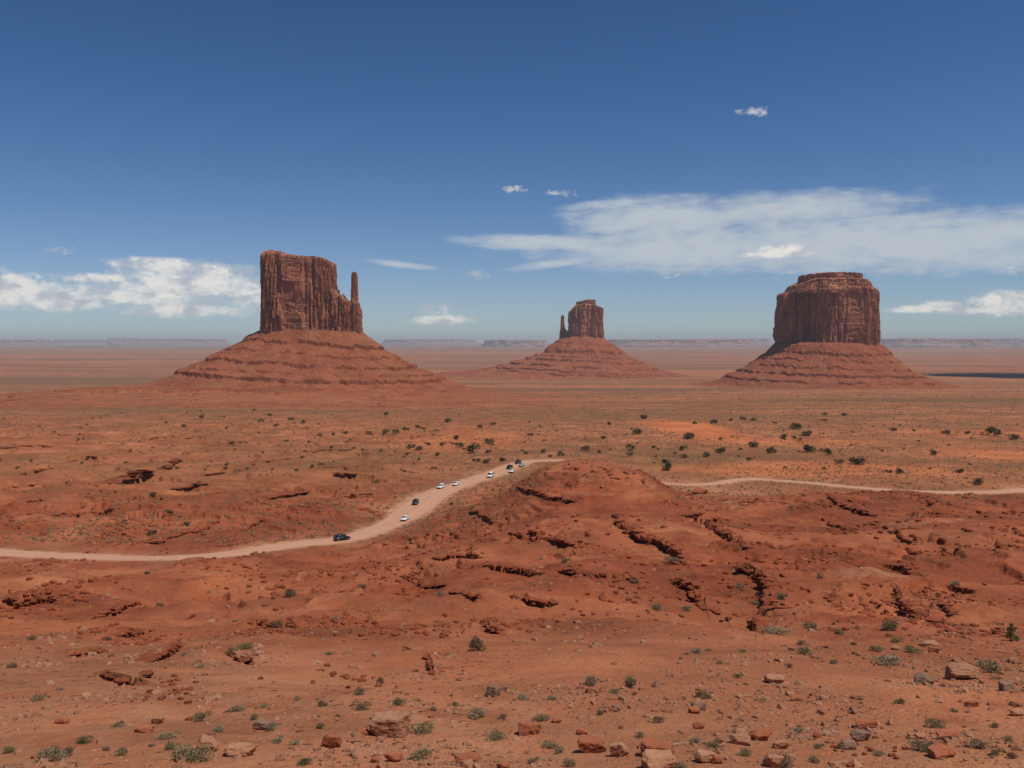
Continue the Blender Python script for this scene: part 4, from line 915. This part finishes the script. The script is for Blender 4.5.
# ------------------------------------------------------------------ junipers on the plain
def jun_mesh(seed):
    rs = np.random.RandomState(seed); k = rs.randint(5, 9); cs = np.c_[rs.uniform(-.3, .3, (k, 2)), rs.uniform(.16, .42, k)]; rd = rs.uniform(.14, .26, k)
    V, Fq = leaves(rs, cs, rd, 420, .09, .85); return mesh_np('juniper_crown', V, Fq, M['juniper'], False)
def jtrunk():
    v, f = tube([(0, 0, 0), (.01, 0, .2), (0, .02, .42)], [.035, .028, .012], 6)
    return mesh_np('juniper_trunk', v, f, M['bark'], True)
JT = jtrunk()
JM = [jun_mesh(900 + i) for i in range(6)]
JUN = [(406, 430, 7), (417.6, 428, 6), (423, 429, 5), (436, 431, 5), (448, 422, 7), (455.7, 439, 8), (443, 446, 7), (459.5, 447, 9), (418.5, 450, 8), (411, 448, 8), (429, 445, 5), (437.5, 456, 7), (473, 453, 15), (489, 444, 10), (489, 453, 6), (477, 462, 8), (487, 463, 9),
       (502.5, 461, 9), (480.6, 428, 6), (493, 425, 6), (526, 454, 5), (531, 436, 5), (543.6, 441, 4), (543.6, 453, 8), (561, 456, 8), (550, 457, 5), (584.6, 450, 9), (599, 453, 6), (604, 439, 6), (609.5, 425, 6), (630, 449, 11), (630, 456, 7), (636, 434, 12), (644, 419, 7),
       (654, 448, 5), (665, 463, 10), (683, 450, 9), (684, 458, 8), (690, 439, 11), (694.5, 424, 6), (705.6, 457, 9), (720.6, 453, 14), (713, 424, 8), (743, 420, 7), (754, 421, 6), (731, 421, 6), (794.5, 429, 13), (784, 439, 10), (794, 439, 6), (806, 436, 11), (754, 447, 11),
       (771, 453, 12), (749, 460, 7), (809, 452, 16), (827, 455, 11), (839, 464, 9), (857, 464, 15), (889, 473, 7), (899, 474, 10), (967, 434, 7), (994, 436, 15), (1014, 440, 10), (946, 434, 8), (934, 455, 9), (979, 484, 11), (653, 448, 5), (720.6, 440, 5), (844, 416, 6),
       (824, 415, 5), (824, 421, 5), (893, 431, 7), (914, 431, 5), (689, 438, 9), (643.7, 419, 5), (184, 427, 5), (166, 423, 4), (202, 418, 6), (226.6, 429, 4), (261, 422, 7), (276, 426, 5), (291, 420, 6), (303.5, 423, 6), (254.7, 411, 5), (333, 435, 6), (345, 434, 6), (369, 434, 7),
       (386.7, 433, 8), (396, 433, 7), (386.7, 415, 6), (308.6, 443, 5), (332, 448, 5), (377, 483, 5), (187.5, 526, 9), (152, 534, 8), (168.7, 515, 9), (152, 497, 10), (147.6, 574, 7), (270, 416, 5), (320, 436, 5), (668, 470, 14), (451, 505, 5), (960, 473, 10), (740, 450, 5), (775, 424, 5)]
MANCH = [(690, 428, 'the bare orange sand patch'), (342, 537, 'the black car'), (416, 502, 'the dark car on the pull-off'), (448, 484, 'the two white cars'), (490, 474, 'the white van'), (515, 465, 'the far group of cars'), (745, 479, 'the bend of the right-hand road'),
         (1000, 491, 'the right end of the road'), (130, 478, 'the cave-like overhang'), (286, 494, 'the wide black overhang'), (345, 472, 'the stacked flat ledge'), (314, 395, 'the tall butte with the thumb'), (585, 372, 'the small distant butte'), (830, 385, 'the broad butte'), (590, 466, 'the red hill crest'),
         (190, 487, 'the small dark overhang'), (860, 510, 'the overhanging ledge below the road'), (190, 557, 'the left road'), (857, 460, 'the biggest juniper beyond the right road'), (473, 450, 'the wide juniper above the cars')]
rs = np.random.RandomState(5)
jp_, jz_ = place([j[0] for j in JUN], [j[1] for j in JUN])
for i, (px, py, w) in enumerate(JUN):
    x, y = jp_[i]; s = y / F; W = w * s * .85; m = JM[i % 6]
    o = obj('juniper', m if w < 9 else None, loc=(x, y, jz_[i] - .1), rot=(0, 0, random.uniform(0, 6.28)), scale=(W / .8, W / .8, W / .8 * random.uniform(.75, 1.05)))
    if w >= 9: obj('crown', m, o); obj('trunk', JT, o)
    tag(o, autolabel(px, py - w * .4, w, 'dark juniper', 11, 5, MANCH, 6), 'juniper', 'junipers dotting the plain')
# smaller shrubs of the plain, too alike to tell apart
n = 0; tries = 0
while n < 290 and tries < 9000:
    tries += 1; px = rs.uniform(-20, 1044); py = 400 + 72 * rs.rand() ** 1.1
    if abs(px - 690) < 38 and abs(py - 428) < 15: continue
    if py > 455 and 500 < px < 1024 and rs.rand() < .7: continue
    if px < 380 and rs.rand() < .35: continue
    if fbm(np.array([px / 60]), np.array([py / 16]), 2, 3)[0] < -.05: continue
    p, z = place([px], [py]); x, y = p[0]
    if road_dist(np.array([x]), np.array([y]))[0] < 2: continue
    W = rs.uniform(1.1, 2.6); o = obj('desert_shrub', JM[n % 6], loc=(x, y, z[0] - .05), rot=(0, 0, rs.uniform(0, 6.28)), scale=(W, W, W * .8))
    tag(o, 'small dark shrub, one of many alike dotting the orange plain', 'shrub', 'small shrubs scattered over the plain'); n += 1

# low scrub cover: one mass
def scrub():
    rs = np.random.RandomState(8); N = 110000
    y = 255 * (2600 / 255.) ** (rs.rand(N) ** 1.05); x = y * rs.uniform(-.66, .66, N)
    d = road_dist(x, y); dens = .42 + 1.0 * fbm(x / 55, y / 55, 3, 50) + .8 * fbm(x / 400, y / 250, 3, 21)
    o = hit([690], [428], H)[0]; inp = ((x - o[0]) / 26) ** 2 + ((y - o[1]) / 75) ** 2 < 1
    hm = hillmask(x, y)
    keep = (d > 1.5) & (rs.rand(N) < dens * (1 - .8 * hm)) & ~inp; x, y = x[keep], y[keep]; z = H(x, y); n = len(x)
    r = rs.uniform(.3, 1, n) ** 2 * .75 * (1 + np.clip((y - 400) / 900, 0, 1.2)); k = 6; a = np.linspace(0, 6.2832, k, endpoint=False)[None, :] + rs.uniform(0, 6.28, (n, 1))
    rr = r[:, None] * rs.uniform(.6, 1.3, (n, k)); B = np.stack([x[:, None] + rr * np.cos(a), y[:, None] + rr * np.sin(a), z[:, None] + rs.uniform(-.05, .25, (n, k)) * r[:, None]], -1)
    Tp = np.stack([x + rs.normal(size=n) * .1, y + rs.normal(size=n) * .1, z + r * rs.uniform(.6, 1.1, n)], -1)[:, None, :]
    V = np.concatenate([B, Tp], 1); base = np.arange(n)[:, None, None] * (k + 1); j = np.arange(k)
    f = np.stack([j, (j + 1) % k, np.full(k, k)], -1)[None] + base
    print('scrub', n)
    tag(obj('scrub_cover', mesh_np('scrub_cover', V, f.reshape(-1, 3), M['scrub'], False)), 'low dry scrub growing over the plain', 'scrub', kind='stuff')
M['scrub'] = leaf_mat('scrub_foliage', (0.075, 0.055, 0.027), (0.21, 0.120, 0.06), .05)
scrub()

# rubble blocks lying along the ledges
RMED = [rock_mesh('rock', ICO2, 700 + i, (1, .8, .62), M['ledge'], .8) for i in range(8)]
RUB = [((620, 585), (55, 32), 60, 'loose angular red block, one of the rubble on the central red hill'), ((740, 590), (55, 32), 50, 'loose angular dark red block, one of the rubble on the right part of the hill'),
       ((52, 597), (42, 20), 44, 'loose red block, one of the rubble heap below the left road'), ((175, 690), (40, 18), 26, 'crumbled red block, one of the cluster at lower left'), ((345, 680), (30, 12), 18, 'red block, one of the cluster left of the grey boulder'),
       ((270, 590), (22, 22), 20, 'red block, one of the rubble right of the sandy wash'), ((930, 530), (60, 26), 34, 'pale reddish block, one of the scatter below the right road'), ((870, 745), (60, 14), 26, 'small stone, one of the heap at lower right')]
rs = np.random.RandomState(99)
for (cx, cy), (rx, ry), cnt, lb in RUB:
    px = cx + rs.normal(size=cnt) * rx * .6; py = cy + rs.normal(size=cnt) * ry * .6; py = np.minimum(py, 767); p, z = place(px, py)
    for i in range(cnt):
        s = p[i][1] / F; W = s * rs.uniform(2.5, 8) * (1.2 if cy > 650 else 1)
        o = obj('loose_rock', RMED[rs.randint(8)], loc=(p[i][0], p[i][1], z[i] + W * .12), rot=(rs.normal() * .15, rs.normal() * .15, rs.uniform(0, 6.28)), scale=(W, W * rs.uniform(.7, 1.1), W * rs.uniform(.6, 1)))
        tag(o, lb, 'rock', lb.split(', one of ')[1])

n = 0
while n < 45:
    px = rs.uniform(0, 1024); py = 600 + 166 * rs.rand() ** .8
    if abs(px - 387) < 30 and abs(py - 730) < 20: continue
    p, z = place([px], [py]); W = p[0][1] / F * rs.uniform(4, 9)
    o = obj('grass_tuft', BM[['sage', 'olive', 'dry', 'dark'][rs.randint(4)]][rs.randint(4)], loc=(*p[0], z[0] - .01), rot=(0, 0, rs.uniform(0, 6.28)), scale=(W, W, W * rs.uniform(.7, 1.1)))
    tag(o, 'tiny faint dry tuft, one of many alike sprinkled over the red sand', 'tuft', 'tiny tufts on the red sand'); n += 1

def rubble():
    rs = np.random.RandomState(23); N = 60000
    y = 80 + 235 * rs.rand(N) ** 1.1; x = y * rs.uniform(-.62, .62, N); rkm = fbm(x / 24, y / 24, 3, 18); g = fbm(x / 7, y / 7, 3, 70)
    keep = (rs.rand(N) < np.clip(2.2 * (rkm - .02) + 1.6 * (g - .12), 0, .8)) & (road_dist(x, y) > 2) & (rs.rand(N) > wash(x, y)); x, y = x[keep], y[keep]; n = len(x); z = H(x, y); print('rubble', n)
    bs = [rock_pts(ICO1, np.random.RandomState(40 + i), (1, .85, .7), .6, .05) for i in range(10)]; f0 = bs[0][1]; P0 = np.stack([q[0] for q in bs]); nv = P0.shape[1]
    s = rs.uniform(.3, 1, n) ** 2.5 * (.35 + .0052 * y); V = P0[rs.randint(0, 10, n)] * s[:, None, None] * rs.uniform(.7, 1.4, (n, 1, 3)); a = rs.uniform(0, 6.28, n); ca, sa = np.cos(a)[:, None], np.sin(a)[:, None]
    P = np.stack([V[..., 0] * ca - V[..., 1] * sa + x[:, None], V[..., 0] * sa + V[..., 1] * ca + y[:, None], V[..., 2] + (z + .05 * s)[:, None]], -1)
    tag(obj('rubble', mesh_np('rubble', P, (f0[None] + (np.arange(n) * nv)[:, None, None]).reshape(-1, 3), M['ledge'], False)), 'broken red rock rubble littering the badland slopes', 'rubble', kind='stuff')
ICO1 = ico(1)
rubble()
def gravel():
    rs = np.random.RandomState(17); N = 42000
    y = 33 + 330 * rs.rand(N) ** 1.35; x = y * rs.uniform(-.62, .62, N); g = fbm(x / 9, y / 9, 3, 60) + .5 * fbm(x / 40, y / 40, 2, 61)
    keep = (rs.rand(N) < np.clip(.3 + 1.6 * g, .04, 1) * (1 - .85 * sstep(60, 110, y))) & (road_dist(x, y) > 1); x, y = x[keep], y[keep]; n = len(x); z = H(x, y)
    s = rs.uniform(.5, 1, n) ** 2.2 * (.15 + .0018 * y) * rs.choice([1, 1, 1, 1.9], n)
    b = np.array([[1, 0, 0], [0, 1, 0], [-1, 0, 0], [0, -1, 0], [.5, .45, .8], [-.5, .4, .75], [-.1, -.6, .7]]); f0 = np.array([[0, 1, 4], [1, 2, 5], [1, 5, 4], [2, 3, 6], [2, 6, 5], [3, 0, 6], [0, 4, 6], [4, 5, 6]])
    V = b[None] * s[:, None, None] * rs.uniform(.6, 1.3, (n, 7, 1)); a = rs.uniform(0, 6.28, n); ca, sa = np.cos(a)[:, None], np.sin(a)[:, None]
    P = np.stack([V[..., 0] * ca - V[..., 1] * sa + x[:, None], V[..., 0] * sa + V[..., 1] * ca + y[:, None], V[..., 2] * .8 + (z - .15 * s)[:, None]], -1)
    f = f0[None] + (np.arange(n) * 7)[:, None, None]; print('gravel', n)
    tag(obj('gravel', mesh_np('gravel', P, f.reshape(-1, 3), M['stones'], False)), 'loose red gravel and stones strewn on the slopes', 'gravel', kind='stuff')
M['stones'] = rock_mat('loose_stone', (0.42, 0.235, 0.17), (0.28, 0.13, 0.09), (0.17, 0.08, 0.06), .25)
gravel()

# ------------------------------------------------------------------ vehicles
def loft(rings, mat, name, smooth=True):
    V = np.array(rings); nr, nc = V.shape[:2]; f = grid_faces(nr, nc, True)
    me = mesh_np(name, V.reshape(-1, 3), f, mat, smooth)
    bm = bmesh.new(); bm.from_mesh(me); bm.verts.ensure_lookup_table()
    bm.faces.new([bm.verts[k] for k in range(nc)]); bm.faces.new([bm.verts[(nr - 1) * nc + k] for k in range(nc)][::-1]); bmesh.ops.recalc_face_normals(bm, faces=bm.faces); bm.to_mesh(me); bm.free(); return me
def car(kind, paint):
    L, W, Ht = {'suv': (4.8, 1.92, 1.75), 'sedan': (4.7, 1.82, 1.45), 'van': (5.3, 2.0, 2.15), 'pickup': (5.6, 1.98, 1.85)}[kind]
    belt = {'suv': 1.08, 'sedan': .95, 'van': 1.2, 'pickup': 1.12}[kind]; hw = W / 2
    hood = {'suv': 1.02, 'sedan': .88, 'van': 1.12, 'pickup': 1.08}[kind]
    def ring(x, zl, zt, w, wt=.9):
        return [(x, -w, zl + .1), (x, -w * 1.0, zl + (zt - zl) * .62), (x, -w * wt, zt), (x, 0, zt + .03), (x, w * wt, zt), (x, w, zl + (zt - zl) * .62), (x, w, zl + .1), (x, w * .8, zl), (x, 0, zl), (x, -w * .8, zl)]
    f = L / 2
    st = [(-f, .35, belt * .86, hw * .86), (-f + .12, .3, belt * .96, hw * .95), (-f + .7, .28, belt, hw), (0, .26, belt, hw), (f - 1.4, .28, belt * .99, hw), (f - 1.1, .28, hood, hw * .98), (f - .35, .3, hood * .93, hw * .95), (f, .36, hood * .74, hw * .84)]
    body = loft([ring(*q) for q in st], paint, 'car_body')
    xs = {'suv': (-f + .12, -f + .4, .75, f - 1.3), 'sedan': (-f + .75, -f + 1.35, .45, f - 1.45), 'van': (-f + .08, -f + .25, 1.0, f - 1.05), 'pickup': (-.75, -.55, .65, f - 1.5)}[kind]
    def gring(x, z, w): return [(x, -w, z - .04), (x, -w, z), (x, -w * .96, z + .05), (x, 0, z + .08), (x, w * .96, z + .05), (x, w, z), (x, w, z - .04), (x, 0, z - .06)]
    def cab(x, zb, zt, wb, wt): return [(x, -wb, zb), (x, -wt, zt - .09), (x, -wt * .88, zt - .01), (x, 0, zt + .02), (x, wt * .88, zt - .01), (x, wt, zt - .09), (x, wb, zb), (x, 0, zb - .05)]
    wb, wt = hw * .93, hw * .78
    cabin = loft([cab(xs[0], belt - .05, belt + .02, wb, wb * .98), cab(xs[1], belt - .05, Ht - .06, wb, wt), cab((xs[1] + xs[2]) / 2, belt - .05, Ht, wb, wt), cab(xs[2], belt - .05, Ht - .04, wb, wt), cab(xs[3], belt - .06, belt + .0, wb, wb * .96)], paint, 'car_cabin')
    return L, W, Ht, belt, xs, body, cabin, wb, wt, f, hw, hood
def quad_mesh(name, qs, mat, th=.015):
    V = np.array(qs, float).reshape(-1, 3); Fq = np.arange(len(V)).reshape(-1, 4); return mesh_np(name, V, Fq, mat)
def wheel_meshes(r=.36, w=.24):
    bm = bmesh.new(); bmesh.ops.create_cone(bm, cap_ends=True, segments=20, radius1=r, radius2=r, depth=w, matrix=Matrix.Rotation(R(90), 4, 'X')); bmesh.ops.bevel(bm, geom=bm.edges[:], offset=.03, segments=1, affect='EDGES'); a = bpy.data.meshes.new('tyre'); bm.to_mesh(a); bm.free(); a.materials.append(M['tyre'])
    bm = bmesh.new(); bmesh.ops.create_cone(bm, cap_ends=True, segments=14, radius1=r * .62, radius2=r * .62, depth=w + .03, matrix=Matrix.Rotation(R(90), 4, 'X')); b = bpy.data.meshes.new('rim'); bm.to_mesh(b); bm.free(); b.materials.append(M['rim']); return a, b
TY, RI = wheel_meshes()
def build_car(name, kind, paint, label, cat, px, py, reverse=False, yaw=0.0, lat=0.0):
    L, W, Ht, belt, xs, body, cabin, wb, wt, f, hw, hood = car(kind, paint)
    p, z = place([px], [py]); x, y = p[0]
    i = int(np.argmin((ROAD[:, 0] - x) ** 2 + (ROAD[:, 1] - y) ** 2)); i = min(max(i, 2), len(ROAD) - 3); t = ROAD[i + 2] - ROAD[i - 2]; a = math.atan2(t[1], t[0])
    r = root(name, (x, y, z[0] + .1), label, cat, 'vehicles on the dirt road'); r.rotation_euler = (0, 0, a + (math.pi if reverse else 0) + yaw)
    obj('body', body, r); obj('cabin', cabin, r)
    zt = Ht - .16; zb = belt + .05; e = .022
    def side(s, x0, x1, x0t, x1t):
        lo = lambda x_: (x_, s * (wb - .012 + e), zb); 
        yb = s * (wb + (wt - wb) * .12 + e); yt = s * (wt + (wb - wt) * .10 + e)
        q = [(x0, yb, zb), (x1, yb, zb), (x1t, yt, zt), (x0t, yt, zt)]; return q if s < 0 else q[::-1]
    mid = (xs[1] + xs[2]) / 2 + .15
    for s in (-1, 1):
        if kind == 'van':
            obj('window', quad_mesh('w', [side(s, xs[2] - .5, xs[3] - .25, xs[2] - .45, xs[2] - .02)], M['glass']), r); obj('window', quad_mesh('w', [side(s, xs[1] + .2, xs[2] - .65, xs[1] + .2, xs[2] - .65)], M['glass']), r)
        else:
            obj('window', quad_mesh('w', [side(s, mid + .05, xs[3] - .22, mid + .05, xs[2] - .02)], M['glass']), r); obj('window', quad_mesh('w', [side(s, xs[0] + .3 if kind != 'pickup' else xs[1], mid - .05, xs[1] + .12, mid - .05)], M['glass']), r)
    def endq(x0, x1, z0, z1, y0, y1, fr):
        q = [(x0, -y0, z0), (x0, y0, z0), (x1, y1, z1), (x1, -y1, z1)]; return q if fr else q[::-1]
    lerp = lambda a_, b_, t_: a_ + (b_ - a_) * t_
    obj('windscreen', quad_mesh('w', [endq(lerp(xs[3], xs[2], .10) + .03, lerp(xs[3], xs[2], .92) + .05, lerp(belt + .03, Ht, .10) + .02, lerp(belt, Ht, .92), wb * .86, wt * .84, True)], M['glass']), r)
    obj('rear_window', quad_mesh('w', [endq(lerp(xs[0], xs[1], .15) - .03, lerp(xs[0], xs[1], .85) - .04, lerp(belt + .02, Ht, .15) + .02, lerp(belt, Ht, .82), wb * .82, wt * .82, False)], M['glass']), r)
    for sx in (-1, 1):
        for s in (-1, 1):
            w = obj('wheel', None, r, (sx * (L * .31), s * (hw - .11), .36)); obj('tyre', TY, w); obj('rim', RI, w)
    def block(nm, c, d, m):
        bm = bmesh.new(); bmesh.ops.create_cube(bm, size=1, matrix=Matrix.Diagonal((*d, 1))); bmesh.ops.bevel(bm, geom=bm.edges[:], offset=min(d) * .25, segments=1, affect='EDGES'); q = bpy.data.meshes.new(nm); bm.to_mesh(q); bm.free(); q.materials.append(m); return obj(nm, q, r, c)
    for s in (-1, 1):
        block('headlight', (f - .10, s * hw * .64, hood * .72), (.16, .34, .15), M['lamp']); block('tail_light', (-f + .04, s * hw * .76, belt * .80), (.12, .16, .28), M['tail']); block('mirror', (xs[3] - .45, s * (hw + .08), belt + .10), (.14, .20, .16), M['trim'])
    block('bumper', (f - .04, 0, .46), (.18, W * .8, .18), M['trim']); block('bumper', (-f + .04, 0, .46), (.18, W * .8, .18), M['trim'])
    if kind == 'suv':
        for s in (-1, 1): block('roof_rail', (-.5, s * wt * .8, Ht + .045), (1.9, .05, .05), M['trim'])
    if kind == 'pickup': block('cargo_bed', (-1.75, 0, belt + .015), (1.7, W * .74, .08), M['trim'])
    return r
CARS = [('parked_car', 'suv', 'black_paint', 'black SUV seen side-on, alone on the road, leftmost of the vehicles', 'car', 342, 540.5, False, -.1),
        ('parked_car', 'sedan', 'white_paint', 'white car at the near edge of the pull-off, below the dark one', 'car', 405, 520.5, True, 0),
        ('parked_car', 'suv', 'blue_paint', 'dark SUV facing the viewer in the middle of the wide pull-off', 'car', 415.5, 504.5, True, .05),
        ('parked_car', 'suv', 'white_paint', 'white SUV, left one of the two white cars close together', 'car', 441, 488.5, True, 0),
        ('parked_car', 'sedan', 'white_paint', 'white sedan, right one of the two white cars close together', 'car', 456, 485.5, True, .1),
        ('van', 'van', 'white_paint', 'tall white van with white roof and dark windows, between the pair and the far group', 'van', 490.5, 477.5, True, .1),
        ('parked_car', 'suv', 'black_paint', 'dark SUV directly behind a white car, upper end of the road', 'car', 509.5, 469, True, 0),
        ('parked_car', 'sedan', 'white_paint', 'white car directly in front of a dark SUV, upper end of the road', 'car', 511.5, 472.5, True, .2),
        ('parked_car', 'suv', 'blue_paint', 'farthest dark vehicle, left one of the last pair on the road', 'car', 518, 463.8, True, 0),
        ('parked_car', 'sedan', 'silver_paint', 'silver car, right one of the last pair on the road', 'car', 521.5, 466.5, True, 0)]
for c in CARS: build_car(c[0], c[1], M[c[2]], c[3], c[4], c[5], c[6], c[7], c[8])

# a cumulus cloud up beyond the right of the view; its shadow lies on the far plain
def cloud():
    v, f = ICO5; r = 1 + .22 * n3(v[:, 0] * 1.6, v[:, 1] * 1.6, v[:, 2] * 1.6, 4, 3) + .10 * ridged(v[:, 0] * 4, v[:, 1] * 4 + v[:, 2] * 3, 3, 5)
    p = v * r[:, None] * np.array([290, 330, 110]); p[:, 2] = np.where(p[:, 2] < -20, -20 + (p[:, 2] + 20) * .15, p[:, 2])
    az = SUN_AZ; L = 1500 / math.tan(SUN_EL); sx, sy = 1995, 3480
    tag(obj('cloud', mesh_np('cloud', p, f, M['cloud'], True), loc=(sx + L * math.sin(az), sy + L * math.cos(az), 1360)), 'puffy white cloud high beyond the right edge, shading the far plain', 'cloud')
ICO5 = ico(6); M['cloud'] = flat('cloud_white', (.9, .9, .9), 1.0, 0, 0)
cloud()

# ------------------------------------------------------------------ the air
def haze():
    bm = bmesh.new(); bmesh.ops.create_cube(bm, size=1); me = bpy.data.meshes.new('haze'); bm.to_mesh(me); bm.free()
    m = bpy.data.materials.new('pale_air'); m.use_nodes = True; nt = m.node_tree; nt.nodes.remove(nt.nodes['Principled BSDF'])
    v = nt.nodes.new('ShaderNodeVolumePrincipled'); v.inputs['Color'].default_value = (0.90, 0.945, 1.0, 1); v.inputs['Density'].default_value = 3.5e-5; v.inputs['Anisotropy'].default_value = 0.0
    nt.links.new(v.outputs[0], nt.nodes['Material Output'].inputs['Volume']); me.materials.append(m)
    o = obj('haze', me, loc=(0, 0, (-172 + 240) / 2), scale=(127000, 127000, 412)); tag(o, 'thin bluish air over the whole valley', 'haze', kind='stuff')
haze()
